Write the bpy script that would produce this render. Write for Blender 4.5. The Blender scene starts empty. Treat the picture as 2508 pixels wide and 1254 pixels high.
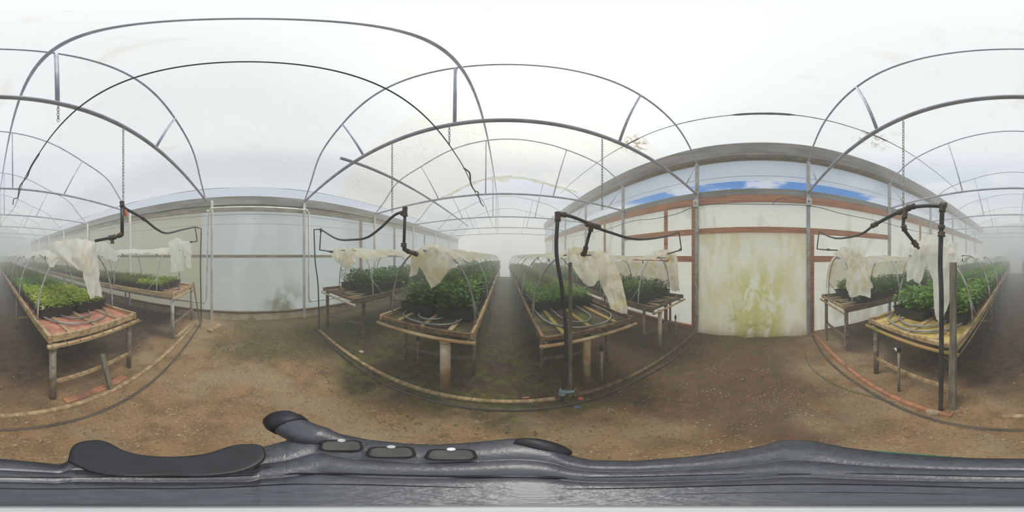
import bpy, math, random
from mathutils import Vector, noise as mnoise
from math import sin, cos, tan, atan2, radians as R, pi, sqrt
random.seed(7)
SC = bpy.context.scene
C = SC.collection
CAMZ = 1.75

# ------------------------------------------------------------------ camera
cam = bpy.data.cameras.new('camera')
co = bpy.data.objects.new('camera', cam); C.objects.link(co)
co.location = (0, 0, CAMZ)
co.rotation_euler = (R(90), 0, R(-2.73))
cam.type = 'PANO'
try: cam.panorama_type = 'EQUIRECTANGULAR'
except Exception: pass
try: cam.cycles.panorama_type = 'EQUIRECTANGULAR'
except Exception: pass
cam.clip_start = 0.02; cam.clip_end = 500
SC.camera = co
# ------------------------------------------------------------------ exposure and sampling behaviour
SC.view_settings.view_transform = 'Standard'
SC.view_settings.look = 'None'
SC.view_settings.gamma = 1
SC.view_settings.use_curve_mapping = False
SC.view_settings.exposure = 0.0
cy = SC.cycles
cy.max_bounces = 8; cy.diffuse_bounces = 4; cy.glossy_bounces = 2; cy.transmission_bounces = 4
cy.transparent_max_bounces = 8; cy.volume_bounces = 1
cy.caustics_reflective = False; cy.caustics_refractive = False
cy.sample_clamp_indirect = 6

# ------------------------------------------------------------------ node helpers
class NT:
    def __init__(s, tree): s.t = tree; s.n = tree.nodes; s.l = tree.links
    def node(s, typ, **kw):
        n = s.n.new(typ)
        for k, v in kw.items(): setattr(n, k, v)
        return n
    def put(s, sock, v):
        if v is None: return
        if hasattr(v, 'is_output') or isinstance(v, bpy.types.NodeSocket): s.l.new(v, sock)
        else:
            if isinstance(v, (tuple, list)) and len(v) == 3 and sock.type == 'RGBA': v = (*v, 1)
            sock.default_value = v
    def math(s, op, a, b=None, c=None, clamp=False):
        n = s.node('ShaderNodeMath', operation=op, use_clamp=clamp)
        s.put(n.inputs[0], a); s.put(n.inputs[1], b)
        if c is not None: s.put(n.inputs[2], c)
        return n.outputs[0]
    def mix(s, f, a, b, mode='MIX'):
        n = s.node('ShaderNodeMix', data_type='RGBA', blend_type=mode)
        s.put(n.inputs[0], f); s.put(n.inputs[6], a); s.put(n.inputs[7], b)
        return n.outputs[2]
    def noise(s, vec, scale, detail=3, rough=.55, dist=0):
        n = s.node('ShaderNodeTexNoise')
        if vec is not None: s.put(n.inputs['Vector'], vec)
        n.inputs['Scale'].default_value = scale; n.inputs['Detail'].default_value = detail
        n.inputs['Roughness'].default_value = rough; n.inputs['Distortion'].default_value = dist
        return n.outputs[0]
    def step(s, v, lo, hi):
        n = s.node('ShaderNodeMapRange', interpolation_type='SMOOTHSTEP')
        s.put(n.inputs[0], v); n.inputs[1].default_value = lo; n.inputs[2].default_value = hi
        return n.outputs[0]
    def scalev(s, vec, k):
        n = s.node('ShaderNodeVectorMath', operation='MULTIPLY'); s.put(n.inputs[0], vec); n.inputs[1].default_value = k
        return n.outputs[0]

def lin(r, g, b):
    f = lambda c: (c/255)/12.92 if c/255 <= .04045 else (((c/255)+.055)/1.055)**2.4
    return (f(r), f(g), f(b))

# ------------------------------------------------------------------ world: broken cloud, bright high veil round the sun
SUN_AZ, SUN_EL = R(14), R(60)
sund = Vector((sin(SUN_AZ)*cos(SUN_EL), cos(SUN_AZ)*cos(SUN_EL), sin(SUN_EL)))
w = bpy.data.worlds.new('sky'); SC.world = w; w.use_nodes = True
t = NT(w.node_tree); t.n.clear()
tc = t.node('ShaderNodeTexCoord').outputs['Generated']
sep = t.node('ShaderNodeSeparateXYZ'); t.put(sep.inputs[0], tc)
el = sep.outputs[2]
blue = t.mix(t.step(el, 0.0, .9), lin(120, 180, 235), lin(60, 120, 215))
cl = t.noise(t.scalev(tc, (1.2, 1.2, 3.0)), 2.2, 5, .6, .3)
cloud = t.step(cl, .5, .62)
west = t.step(sep.outputs[0], .35, -.35)
veil = t.math('MAXIMUM', t.step(el, .455, .62), t.math('MULTIPLY', t.step(el, .33, .29), .9))
cov = t.math('MAXIMUM', t.math('MULTIPLY', cloud, .75), t.math('MAXIMUM', t.math('MULTIPLY', west, .8), veil))
skyc = t.mix(cov, blue, (.95, .99, 1.03))
dp = t.node('ShaderNodeVectorMath', operation='DOT_PRODUCT'); t.put(dp.inputs[0], tc); dp.inputs[1].default_value = sund
d0 = t.math('MAXIMUM', dp.outputs['Value'], 0)
g1 = t.math('MULTIPLY', t.math('POWER', d0, 8), 1.5)
g2 = t.math('MULTIPLY', t.math('POWER', d0, 120), 6)
glow = t.math('ADD', g1, g2)
addc = t.node('ShaderNodeVectorMath', operation='SCALE'); addc.inputs[0].default_value = (1, .97, .9); t.put(addc.inputs['Scale'], glow)
tot = t.node('ShaderNodeVectorMath', operation='ADD'); t.put(tot.inputs[0], skyc); t.put(tot.inputs[1], addc.outputs[0])
bg = t.node('ShaderNodeBackground'); t.put(bg.inputs[0], tot.outputs[0]); bg.inputs[1].default_value = .74
wo = t.node('ShaderNodeOutputWorld'); t.l.new(bg.outputs[0], wo.inputs[0])
w.cycles.sampling_method = 'MANUAL'; w.cycles.sample_map_resolution = 512

sl = bpy.data.lights.new('sun', 'SUN'); sl.energy = 5.0; sl.angle = R(24); sl.color = (1, .96, .88)
so = bpy.data.objects.new('sun', sl); C.objects.link(so)
so.rotation_euler = (-sund).to_track_quat('-Z', 'Y').to_euler()

# ------------------------------------------------------------------ materials
MATS = {}
def newmat(name):
    m = bpy.data.materials.new(name); m.use_nodes = True
    tt = NT(m.node_tree); tt.n.clear()
    out = tt.node('ShaderNodeOutputMaterial')
    MATS[name] = m
    return m, tt, out
def pos(tt): return tt.node('ShaderNodeNewGeometry').outputs['Position']
def objc(tt): return tt.node('ShaderNodeTexCoord').outputs['Object']
def solid(name, c1, c2=None, rough=.6, scale=8, stretch=(1, 1, 1), metal=0, bump=0, bscale=40, c3=None, spec=.5, world=False):
    m, tt, out = newmat(name)
    p = tt.node('ShaderNodeBsdfPrincipled')
    v = tt.scalev(pos(tt) if world else objc(tt), stretch)
    col = c1
    if c2: col = tt.mix(tt.step(tt.noise(v, scale, 4), .35, .65), c1, c2)
    if c3: col = tt.mix(tt.step(tt.noise(v, scale*.37, 3), .55, .7), col, c3)
    tt.put(p.inputs['Base Color'], col)
    p.inputs['Roughness'].default_value = rough; p.inputs['Metallic'].default_value = metal
    p.inputs['Specular IOR Level'].default_value = spec
    if bump:
        b = tt.node('ShaderNodeBump'); b.inputs['Strength'].default_value = bump; b.inputs['Distance'].default_value = .01
        tt.put(b.inputs['Height'], tt.noise(v, bscale, 3)); tt.l.new(b.outputs[0], p.inputs['Normal'])
    tt.l.new(p.outputs[0], out.inputs[0])
    return m
solid('arch_steel', lin(176, 178, 194), lin(150, 152, 168), .5, 6, metal=.1)
solid('pale_steel', lin(216, 214, 208), lin(196, 192, 186), .6, 3, world=True)
solid('galvanised', lin(184, 186, 188), lin(156, 156, 152), .5, 14, metal=.1, c3=lin(146, 130, 112))
solid('gutter_metal', lin(150, 150, 146), lin(118, 116, 110), .6, 3, (1, .25, 2), bump=.2, bscale=20, world=True)
solid('beam_metal', lin(140, 132, 126), lin(112, 104, 98), .6, 3, (1, .4, 3), bump=.3, bscale=14, c3=lin(80, 80, 96), world=True)
solid('red_timber', lin(196, 136, 100), lin(166, 110, 82), .75, 5, (3, .4, 6), bump=.25, world=True, c3=lin(140, 96, 76))
solid('pale_timber', lin(170, 160, 142), lin(140, 130, 112), .75, 5, (3, .6, 3), bump=.2, world=True)
solid('old_wood', lin(196, 170, 130), lin(154, 128, 94), .85, 5, (4, 1, 4), bump=.4, c3=lin(130, 118, 80), world=True)
solid('dark_wood', lin(134, 108, 80), lin(96, 78, 58), .9, 6, (3, 1, 3), bump=.4, c3=lin(76, 82, 44), world=True)
solid('grey_wood', lin(136, 128, 112), lin(104, 100, 88), .85, 9, (3, 3, .6), bump=.3, world=True)
solid('leg_pipe', lin(160, 150, 134), lin(118, 108, 94), .65, 12, c3=lin(110, 88, 62), world=True)
solid('pvc_cream', lin(214, 204, 180), lin(186, 172, 142), .45, 5, c3=lin(166, 136, 92), world=True)
solid('pvc_stained', lin(206, 184, 146), lin(176, 140, 96), .5, 5, c3=lin(120, 112, 70), world=True)
solid('pvc_white', lin(226, 228, 228), lin(196, 196, 190), .4, 4, world=True)
solid('mossy_pipe', lin(150, 140, 60), lin(168, 132, 84), .7, 6, c3=lin(104, 112, 40), world=True)
solid('black_pipe', lin(60, 60, 62), lin(42, 42, 44), .42, 10, world=True, c3=lin(78, 74, 68))
solid('rusty_fitting', lin(96, 78, 64), lin(62, 56, 52), .6, 20, world=True)
solid('grey_hose', lin(150, 152, 152), lin(120, 120, 116), .45, 8, world=True)
solid('ground_hose', lin(92, 84, 74), lin(70, 64, 56), .7, 8, world=True)
solid('green_hose', lin(66, 104, 62), lin(52, 84, 50), .5, 8)
solid('tray_black', lin(50, 52, 54), lin(36, 37, 40), .45, 20)
solid('soil', lin(60, 46, 34), lin(38, 30, 22), .95, 60, bump=.5)
solid('pink_foam', lin(204, 140, 118), lin(168, 112, 92), .8, 10, c3=lin(130, 96, 72), world=True)
solid('bench_dark', lin(84, 72, 52), lin(58, 52, 36), .85, 9, bump=.5, c3=lin(92, 100, 40), world=True)
solid('yellow_board', lin(206, 184, 110), lin(170, 140, 72), .75, 9, bump=.3, c3=lin(128, 128, 56), world=True)
solid('wire_dark', lin(70, 72, 78), None, .6)
solid('steel_wire', lin(150, 140, 112), lin(120, 104, 76), .6, 20)
solid('box_grey', lin(214, 214, 210), lin(190, 190, 184), .5, 8)
solid('valve_blue', lin(150, 168, 178), lin(124, 140, 150), .45, 10)
solid('orange_plastic', lin(200, 118, 78), None, .5)
solid('blue_plastic', lin(104, 124, 190), None, .5)
solid('mount_plastic', lin(74, 76, 85), lin(60, 62, 71), .34, 160, bump=.08, bscale=300, spec=.9)
solid('mount_dark', lin(38, 39, 46), lin(30, 30, 36), .5, 60)
solid('mount_groove', lin(20, 20, 24), None, .7)
solid('mount_slot', lin(74, 74, 68), lin(56, 56, 54), .5, 60)
solid('silver', lin(196, 198, 200), lin(170, 172, 176), .35, 30, metal=.5)
solid('mount_green', lin(54, 130, 90), None, .4)
solid('white_tag', lin(232, 232, 226), None, .5)

def film(name, base, refl, trans, clear, stains, wrinkle=.2, vec='world'):
    """thin plastic sheet: part reflects, part glows through, part clear"""
    m, tt, out = newmat(name)
    v = pos(tt)
    col = base
    for (scale, lo, hi, c, k, stretch, mask) in stains:
        f = tt.math('MULTIPLY', tt.step(tt.noise(tt.scalev(v, stretch), scale, 5, .6, .4), lo, hi), k)
        if mask:
            s = tt.node('ShaderNodeSeparateXYZ'); tt.put(s.inputs[0], v)
            for ax, a, b in mask: f = tt.math('MULTIPLY', f, tt.step(s.outputs[ax], a, b))
        col = tt.mix(f, col, c)
    d = tt.node('ShaderNodeBsdfDiffuse'); tt.put(d.inputs[0], col)
    tr = tt.node('ShaderNodeBsdfTranslucent'); tt.put(tr.inputs[0], col)
    cl_ = tt.node('ShaderNodeBsdfTransparent'); tt.put(cl_.inputs[0], col)
    b = tt.node('ShaderNodeBump'); b.inputs['Strength'].default_value = wrinkle; b.inputs['Distance'].default_value = .05
    tt.put(b.inputs['Height'], tt.noise(tt.scalev(v, (1, .5, 1)), 5, 4, .6, 1.0))
    tt.l.new(b.outputs[0], d.inputs['Normal']); tt.l.new(b.outputs[0], tr.inputs['Normal'])
    m1 = tt.node('ShaderNodeMixShader'); m1.inputs[0].default_value = trans/(refl+trans)
    tt.l.new(d.outputs[0], m1.inputs[1]); tt.l.new(tr.outputs[0], m1.inputs[2])
    m2 = tt.node('ShaderNodeMixShader'); m2.inputs[0].default_value = clear
    tt.l.new(m1.outputs[0], m2.inputs[1]); tt.l.new(cl_.outputs[0], m2.inputs[2])
    tt.l.new(m2.outputs[0], out.inputs[0])
    return m
film('roof_film', (.825, .86, .885), .45, .55, .42, [
    (3.0, .0, .1, lin(236, 234, 224), .6, (1, .35, 1), [(1, 2.2, 2.24), (1, 6.25, 6.2)]),
    (40, .56, .62, lin(190, 176, 146), .5, (1, .5, 1), [(1, 2.22, 2.6), (1, 6.25, 6.0)]),
    (9, .48, .60, lin(150, 124, 92), .8, (1, 1, 1), [(0, 2.2, 2.35), (0, 3.0, 2.8), (1, 2.15, 2.35), (1, 3.0, 2.8)]),
    (9, .50, .62, lin(160, 136, 104), .7, (1, 1, 1), [(0, 2.35, 2.45), (0, 3.0, 2.75), (1, -2.8, -2.5), (1, -1.7, -2.0)]),
    (3.0, .60, .72, lin(216, 206, 180), .35, (1, .35, 1), None),
    (26, .70, .74, lin(150, 140, 120), .5, (1, 1, 1), None)], .12)
film('west_film', (.87, .92, .98), .3, .7, .12, [
    (.6, .45, .62, lin(214, 216, 212), .5, (1, 1, .25), None),
    (.3, .0, .1, lin(212, 206, 182), .8, (1, 1, .25), [(1, -1.05, -1.25)]),
    (1.6, .40, .56, lin(128, 128, 96), .8, (1, 1, .6), [(1, .15, .7), (1, 1.6, 1.1), (2, 1.3, .45)])], .1)
film('east_film', (.97, .95, .88), .28, .72, .10, [
    (1.6, .50, .64, lin(206, 202, 176), .6, (1, 1, .5), None)], .15)
film('upper_film', (.86, .89, .95), .3, .7, .22, [], .1)
film('curtain_film', (.95, .94, .88), .28, .72, .08, [
    (1.8, .42, .62, lin(226, 218, 170), .55, (1, 1.2, .5), None),
    (2.6, .42, .56, lin(204, 204, 96), .75, (1, 1.4, .7), [(2, 1.9, 1.0), (1, .95, .35), (1, -.75, -.2)]),
    (5.0, .50, .62, lin(158, 164, 62), .6, (1, 1, .7), [(2, .9, .3), (1, .9, .4), (1, -.6, -.1)])], .35)
film('end_film', (.97, .98, .96), .2, .8, .3, [], .1)
film('cover_film', (.97, .945, .86), .45, .55, .05, [
    (5, .46, .64, lin(232, 218, 158), .6, (1, 1, 1), None),
    (9, .58, .68, lin(206, 178, 120), .3, (1, 1, 1), None)], .35)
film('clean_cover_film', (.98, .965, .91), .45, .55, .04, [
    (4, .56, .68, lin(234, 226, 198), .4, (1, 1, 1), None)], .3)

def leafmat(name, c1, c2, c3):
    m, tt, out = newmat(name)
    v = pos(tt)
    col = tt.mix(tt.step(tt.noise(v, 14, 3), .35, .65), c1, c2)
    col = tt.mix(tt.step(tt.noise(v, 3.1, 2), .5, .7), col, c3)
    p = tt.node('ShaderNodeBsdfPrincipled'); tt.put(p.inputs['Base Color'], col); p.inputs['Roughness'].default_value = .45
    tr = tt.node('ShaderNodeBsdfTranslucent'); tt.put(tr.inputs[0], col)
    mx = tt.node('ShaderNodeMixShader'); mx.inputs[0].default_value = .4
    tt.l.new(p.outputs[0], mx.inputs[1]); tt.l.new(tr.outputs[0], mx.inputs[2]); tt.l.new(mx.outputs[0], out.inputs[0])
leafmat('leaf_bright', lin(186, 206, 76), lin(150, 180, 60), lin(204, 204, 92))
leafmat('leaf_dark', lin(98, 142, 66), lin(70, 112, 50), lin(124, 164, 70))
leafmat('leaf_mid', lin(128, 172, 78), lin(92, 138, 60), lin(152, 190, 76))
leafmat('leaf_olive', lin(128, 144, 64), lin(98, 116, 48), lin(152, 148, 78))
leafmat('leaf_cool', lin(112, 152, 88), lin(82, 122, 66), lin(140, 180, 112))
leafmat('moss', lin(120, 132, 48), lin(88, 98, 34), lin(150, 148, 64))

# ground: tan gravel, dark wet soil, moss
m, tt, out = newmat('ground')
v = pos(tt)
s = tt.node('ShaderNodeSeparateXYZ'); tt.put(s.inputs[0], v)
X, Y = s.outputs[0], s.outputs[1]
base = tt.mix(tt.step(tt.noise(v, 5, 5), .35, .65), lin(156, 124, 86), lin(126, 98, 66))
base = tt.mix(tt.math('MULTIPLY', tt.step(tt.noise(v, 1.3, 3), .45, .62), .7), base, lin(164, 144, 114))
base = tt.mix(tt.math('MULTIPLY', tt.step(tt.noise(v, 55, 2), .58, .68), .6), base, lin(182, 162, 134))
base = tt.mix(tt.math('MULTIPLY', tt.step(tt.noise(v, 40, 3), .56, .68), .7), base, lin(100, 76, 50))
wob = tt.math('MULTIPLY', tt.math('SUBTRACT', tt.noise(v, 1.7, 4), .5), 1.6)
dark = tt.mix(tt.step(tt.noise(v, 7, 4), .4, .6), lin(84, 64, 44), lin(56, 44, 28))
moss = tt.mix(tt.step(tt.noise(v, 11, 4), .4, .6), lin(96, 92, 34), lin(66, 64, 26))
yn = tt.math('ADD', Y, wob)
ab = tt.math('ABSOLUTE', tt.math('ADD', Y, .0))
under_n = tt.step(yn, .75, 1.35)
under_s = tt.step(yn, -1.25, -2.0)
mossm = tt.math('MULTIPLY', tt.step(tt.noise(v, 2.6, 4), .42, .56), 1)
dm = tt.mix(mossm, dark, moss)
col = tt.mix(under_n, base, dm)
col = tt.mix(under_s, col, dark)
# damp red-brown patch near the curtain
e = tt.math('MULTIPLY', tt.step(tt.math('ADD', X, wob), .55, 1.2), tt.step(tt.math('ADD', Y, wob), -1.1, -.1))
col = tt.mix(tt.math('MULTIPLY', e, .8), col, tt.mix(tt.step(tt.noise(v, 9, 4), .4, .6), lin(96, 62, 44), lin(66, 54, 30)))
# mossy patch near the pale wall
g = tt.math('MULTIPLY', tt.step(tt.math('ADD', X, wob), -1.9, -2.5), tt.step(tt.math('ADD', Y, wob), -.9, .1))
col = tt.mix(tt.math('MULTIPLY', g, .85), col, tt.mix(mossm, lin(88, 78, 44), moss))
p = tt.node('ShaderNodeBsdfPrincipled'); tt.put(p.inputs['Base Color'], col); p.inputs['Roughness'].default_value = .8
b = tt.node('ShaderNodeBump'); b.inputs['Strength'].default_value = .6; b.inputs['Distance'].default_value = .02
tt.put(b.inputs['Height'], tt.noise(v, 38, 5, .7)); tt.l.new(b.outputs[0], p.inputs['Normal']); tt.l.new(p.outputs[0], out.inputs[0])
solid('outside_ground', lin(120, 122, 96), lin(98, 104, 76), .9, .5, world=True)
solid('stone', lin(196, 180, 156), lin(128, 106, 82), .8, 3, c3=lin(170, 156, 134), world=True)
solid('litter', lin(150, 124, 82), lin(104, 78, 48), .85, 30, c3=lin(196, 182, 140), world=True)

# mist: thin near the cross aisle, thick toward both ends
for nm_, dn_ in (('mist', .04), ('thick_mist', .10)):
    m, tt, out = newmat(nm_)
    vs = tt.node('ShaderNodeVolumeScatter'); vs.inputs['Color'].default_value = (.99, .985, .95, 1)
    vs.inputs['Density'].default_value = dn_; vs.inputs['Anisotropy'].default_value = 0
    tt.l.new(vs.outputs[0], out.inputs['Volume'])
    m.cycles.homogeneous_volume = True

# ------------------------------------------------------------------ geometry helpers
def tag(o, label=None, cat=None, group=None, kind=None):
    if label: o['label'] = label
    if cat: o['category'] = cat
    if group: o['group'] = group
    if kind: o['kind'] = kind
    return o
def thing(name, label, cat, loc=(0, 0, 0), group=None):
    o = bpy.data.objects.new(name, None); C.objects.link(o); o.location = loc
    o.empty_display_size = .1
    return tag(o, label, cat, group)
def az_el(u, v): return (u-1235)*360/2508, (627-v)*180/1254
def on_y(u, v, y):
    a, e = az_el(u, v); a = R(a); e = R(e)
    d = y/cos(a)
    return Vector((d*sin(a), y, CAMZ+d*tan(e)))
def on_x(u, v, x):
    a, e = az_el(u, v); a = R(a); e = R(e)
    d = x/sin(a)
    return Vector((x, d*cos(a), CAMZ+d*tan(e)))
def gz(x, y=0): return -.028*x
def on_ground(u, v):
    a, e = az_el(u, v); a = R(a); e = R(e)
    dirv = Vector((sin(a)*cos(e), cos(a)*cos(e), sin(e)))
    k = -CAMZ/(dirv.z+.028*dirv.x)
    return Vector((0, 0, CAMZ))+dirv*k
def cr(pts, n=6):
    """catmull-rom through pts"""
    if len(pts) < 3: return [Vector(p) for p in pts]
    P = [Vector(p) for p in pts]; P = [2*P[0]-P[1]]+P+[2*P[-1]-P[-2]]
    o = []
    for i in range(1, len(P)-2):
        for k in range(n):
            t_ = k/n; a, b_, c, d = P[i-1], P[i], P[i+1], P[i+2]
            o.append(.5*((2*b_)+(-a+c)*t_+(2*a-5*b_+4*c-d)*t_*t_+(-a+3*b_-3*c+d)*t_**3))
    o.append(P[-2]); return o
class MB:
    def __init__(s): s.v = []; s.f = []; s.sm = []
    def face(s, idx, sm=False): s.f.append(idx); s.sm.append(sm)
    def box(s, lo, hi):
        b = len(s.v); x0, y0, z0 = lo; x1, y1, z1 = hi
        s.v += [(x0, y0, z0), (x1, y0, z0), (x1, y1, z0), (x0, y1, z0), (x0, y0, z1), (x1, y0, z1), (x1, y1, z1), (x0, y1, z1)]
        for q in ((3, 2, 1, 0), (4, 5, 6, 7), (0, 1, 5, 4), (1, 2, 6, 5), (2, 3, 7, 6), (3, 0, 4, 7)): s.face([b+i for i in q])
        return s
    def beam(s, p0, p1, w_, h_, up=(0, 0, 1), taper=1):
        p0, p1 = Vector(p0), Vector(p1); d = (p1-p0).normalized(); up = Vector(up)
        if abs(d.dot(up)) > .95: up = Vector((0, 1, 0))
        r = d.cross(up).normalized(); u_ = r.cross(d).normalized(); b = len(s.v)
        for p, k in ((p0, 1), (p1, taper)):
            for a, c in ((-1, -1), (1, -1), (1, 1), (-1, 1)): s.v.append(tuple(p+r*a*w_/2*k+u_*c*h_/2*k))
        for q in ((0, 1, 2, 3), (7, 6, 5, 4), (0, 4, 5, 1), (1, 5, 6, 2), (2, 6, 7, 3), (3, 7, 4, 0)): s.face([b+i for i in q])
        return s
    def tube(s, path, r, n=10, cap=True, radii=None):
        P = [Vector(p) for p in path]; rings = []
        up = Vector((0, 0, 1))
        d0 = (P[1]-P[0]).normalized()
        if abs(d0.z) > .9: up = Vector((1, 0, 0))
        nrm = d0.cross(up).normalized()
        for i, p in enumerate(P):
            a = P[max(i-1, 0)]; c = P[min(i+1, len(P)-1)]; d = (c-a).normalized()
            nrm = (nrm-d*nrm.dot(d)).normalized(); bi = d.cross(nrm)
            rr = radii[i] if radii else r
            b = len(s.v)
            for k in range(n):
                an = 2*pi*k/n; s.v.append(tuple(p+(nrm*cos(an)+bi*sin(an))*rr))
            rings.append(b)
        for a, c in zip(rings, rings[1:]):
            for k in range(n): s.face([a+k, a+(k+1) % n, c+(k+1) % n, c+k], True)
        if cap:
            s.face([rings[0]+k for k in range(n)][::-1]); s.face([rings[-1]+k for k in range(n)])
        return s
    def grid(s, rows, sm=True):
        b = len(s.v); m_ = len(rows[0])
        for r in rows: s.v += [tuple(p) for p in r]
        for i in range(len(rows)-1):
            for j in range(m_-1): s.face([b+i*m_+j, b+i*m_+j+1, b+(i+1)*m_+j+1, b+(i+1)*m_+j], sm)
        return s
    def poly(s, pts, z0, z1):
        """prism of an xy outline"""
        b = len(s.v); n = len(pts)
        s.v += [(p[0], p[1], z0) for p in pts]+[(p[0], p[1], z1) for p in pts]
        s.face([b+i for i in range(n)][::-1]); s.face([b+n+i for i in range(n)])
        for i in range(n): s.face([b+i, b+(i+1) % n, b+n+(i+1) % n, b+n+i])
        return s
    def build(s, name, mat, parent=None, label=None, bevel=0, solidify=0, local=False):
        off = Vector((0, 0, 0))
        q = parent
        while q is not None and not local: off += q.location; q = q.parent
        me = bpy.data.meshes.new(name)
        me.from_pydata([tuple(Vector(p)-off) for p in s.v], [], s.f)
        me.polygons.foreach_set('use_smooth', s.sm)
        me.materials.append(MATS[mat]); me.update()
        o = bpy.data.objects.new(name, me); C.objects.link(o)
        if parent is not None: o.parent = parent
        if label: o['label'] = label
        if bevel:
            bv = o.modifiers.new('bevel', 'BEVEL'); bv.width = bevel; bv.segments = 2; bv.limit_method = 'ANGLE'
        if solidify:
            so_ = o.modifiers.new('solid', 'SOLIDIFY'); so_.thickness = solidify; so_.offset = 0
        return o
def struct(name, mb, mat, parent=None, **k):
    o = mb.build(name, mat, parent, **k)
    if parent is None: o['kind'] = 'structure'
    return o
def cloth(rows, n=6, amp=.012, freq=9, fold=0):
    """smooth surface through a coarse net of points, with wrinkles"""
    a = [cr(r, n) for r in rows]
    cols = list(zip(*a)); b = [cr(c, n) for c in cols]
    g_ = [list(r) for r in zip(*b)]
    H, W = len(g_), len(g_[0]); o = []
    for i in range(H):
        row = []
        for j in range(W):
            p = g_[i][j]
            du = g_[i][min(j+1, W-1)]-g_[i][max(j-1, 0)]; dv = g_[min(i+1, H-1)][j]-g_[max(i-1, 0)][j]
            nn = du.cross(dv); nn = nn.normalized() if nn.length > 1e-9 else Vector((0, 1, 0))
            k = mnoise.noise(p*freq)*amp+mnoise.noise(p*freq*2.7)*amp*.5
            k += (abs(mnoise.noise(Vector((p.x*16+p.z*3, p.y*16, p.z*3.5))))-.2)*amp*2.6
            if fold: k += fold*sin(j/(W-1)*pi*5+mnoise.noise(p*3)*2)*(.3+i/H)
            row.append(p+nn*k)
        o.append(row)
    return MB().grid(o)

# ------------------------------------------------------------------ setting
XW, XE = -3.92, 3.49
YN, YS = 13.7, -16.5
TRY = [1.40+2.44*i for i in range(5)]+[-1.04-2.44*i for i in range(6)]
# floor
rows = []
for j in range(121):
    y = YS+(YN-YS)*j/120; r_ = []
    for i in range(61):
        x = XW-.3+(XE-XW+.6)*i/60
        r_.append(Vector((x, y, gz(x)+.012*mnoise.noise(Vector((x, y, 0))*2.3)+.006*mnoise.noise(Vector((x, y, 3))*7))))
    rows.append(r_)
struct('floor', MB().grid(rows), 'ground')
b = MB(); b.box((-60, -60, -1.0), (60, 60, -.25)); struct('ground', b, 'outside_ground')

PROF = [(-3.92, 1.42), (-3.47, 1.80), (-2.97, 2.33), (-2.15, 2.69), (-1.25, 3.10), (-.42, 3.31), (.3, 3.35), (1.0, 3.27), (1.52, 3.16), (2.53, 2.9), (3.2, 2.52), (3.45, 2.28)]
def prof(n=6): return [(p.x, p.z+CAMZ) for p in cr([Vector((x, 0, z)) for x, z in PROF], n)]
PF = prof()
FPROF = PROF[:9]+[(2.3, 3.03), (3.0, 2.91), (3.5, 2.80)]
FF = [(p.x, p.z+CAMZ) for p in cr([Vector((x, 0, z)) for x, z in FPROF], 6)]
def pz(x, T=None):
    T = T or PF
    for a, c in zip(T, T[1:]):
        if a[0] <= x <= c[0]: return a[1]+(c[1]-a[1])*(x-a[0])/(c[0]-a[0])
    return T[-1][1]
# roof film
xs = [-3.66+(3.48+3.66)*i/48 for i in range(49)]
rows = []
NY = 150
for j in range(NY+1):
    y = YS+(YN-YS)*j/NY
    near = min(abs(y-q) for q in TRY)
    sagk = .03*sin(min(near/1.22, 1)*pi/2)
    rows.append([Vector((x, y, pz(x, FF)+.035-sagk+.008*mnoise.noise(Vector((x*1.5, y*1.5, 9))))) for x in xs])
struct('ceiling', MB().grid(rows), 'roof_film')

# walls
def wallgrid(x, y0, y1, z0, z1, ny, nz, amp, sd):
    rows = []
    for k in range(nz+1):
        z = z0+(z1-z0)*k/nz
        rows.append([Vector((x+amp*mnoise.noise(Vector((sd, (y0+(y1-y0)*j/ny)*1.3, z*.9))), y0+(y1-y0)*j/ny, z)) for j in range(ny+1)])
    return MB().grid(rows)
struct('wall_west', wallgrid(XW-.10, YS, YN, .05, 3.10, 120, 14, .012, 1), 'west_film')
struct('wall_east', wallgrid(XE+.06, YS, YN, -.12, 3.05, 120, 14, .012, 2), 'east_film')
struct('window_1', wallgrid(XE+.07, YS, YN, 3.52, 4.2, 120, 4, .008, 3), 'upper_film')
for nm, y in (('wall_north', YN), ('wall_south', YS)):
    b = MB(); pts = [(XW-.1, 0)]+[(x, z+.03) for x, z in FF]+[(XE+.06, 0)]
    idx = len(b.v); b.v += [(x, y, z) for x, z in pts]; b.face(list(range(len(pts))))
    struct(nm, b, 'end_film', solidify=.01)
# beams, gutters, timber on both long sides
n_tr = [0]
def trim(lo, hi, mat, bevel=.006):
    n_tr[0] += 1
    b = MB(); b.box(lo, hi); return struct('trim_%d' % n_tr[0], b, mat, bevel=bevel)
trim((XW-.16, YS, CAMZ+1.29), (XW-.02, YN, CAMZ+1.52), 'gutter_metal')
trim((XW-.09, YS, CAMZ+1.13), (XW-.05, YN, CAMZ+1.28), 'pale_timber')
trim((XW-.09, YS, CAMZ-.04), (XW-.04, YN, CAMZ+.03), 'pale_timber')
b = MB(); b.box((XW-.07, YS, .05), (XW-.02, YN, .30)); struct('baseboard_west', b, 'pvc_cream', bevel=.01)
trim((XW-.08, YS, .30), (XW-.0, YN, .345), 'dark_wood')
trim((XE-.10, YS, CAMZ+2.42), (XE+.14, YN, CAMZ+2.86), 'beam_metal', .02)
trim((XE-.09, YS, CAMZ+2.37), (XE+.10, YN, CAMZ+2.415), 'dark_wood')
trim((XE-.02, YS, CAMZ+1.38), (XE+.12, YN, CAMZ+1.53), 'gutter_metal')
trim((XE-.03, YS, CAMZ+1.20), (XE+.02, YN, CAMZ+1.375), 'red_timber')
trim((XE-.03, -3.44, CAMZ+.49), (XE+.02, 3.80, CAMZ+.63), 'red_timber')
trim((XE-.03, 1.52, CAMZ-.14), (XE+.02, 3.80, CAMZ-.0), 'red_timber')
trim((XE-.03, -1.70, CAMZ-.14), (XE+.02, -1.16, CAMZ-.0), 'red_timber')
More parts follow.
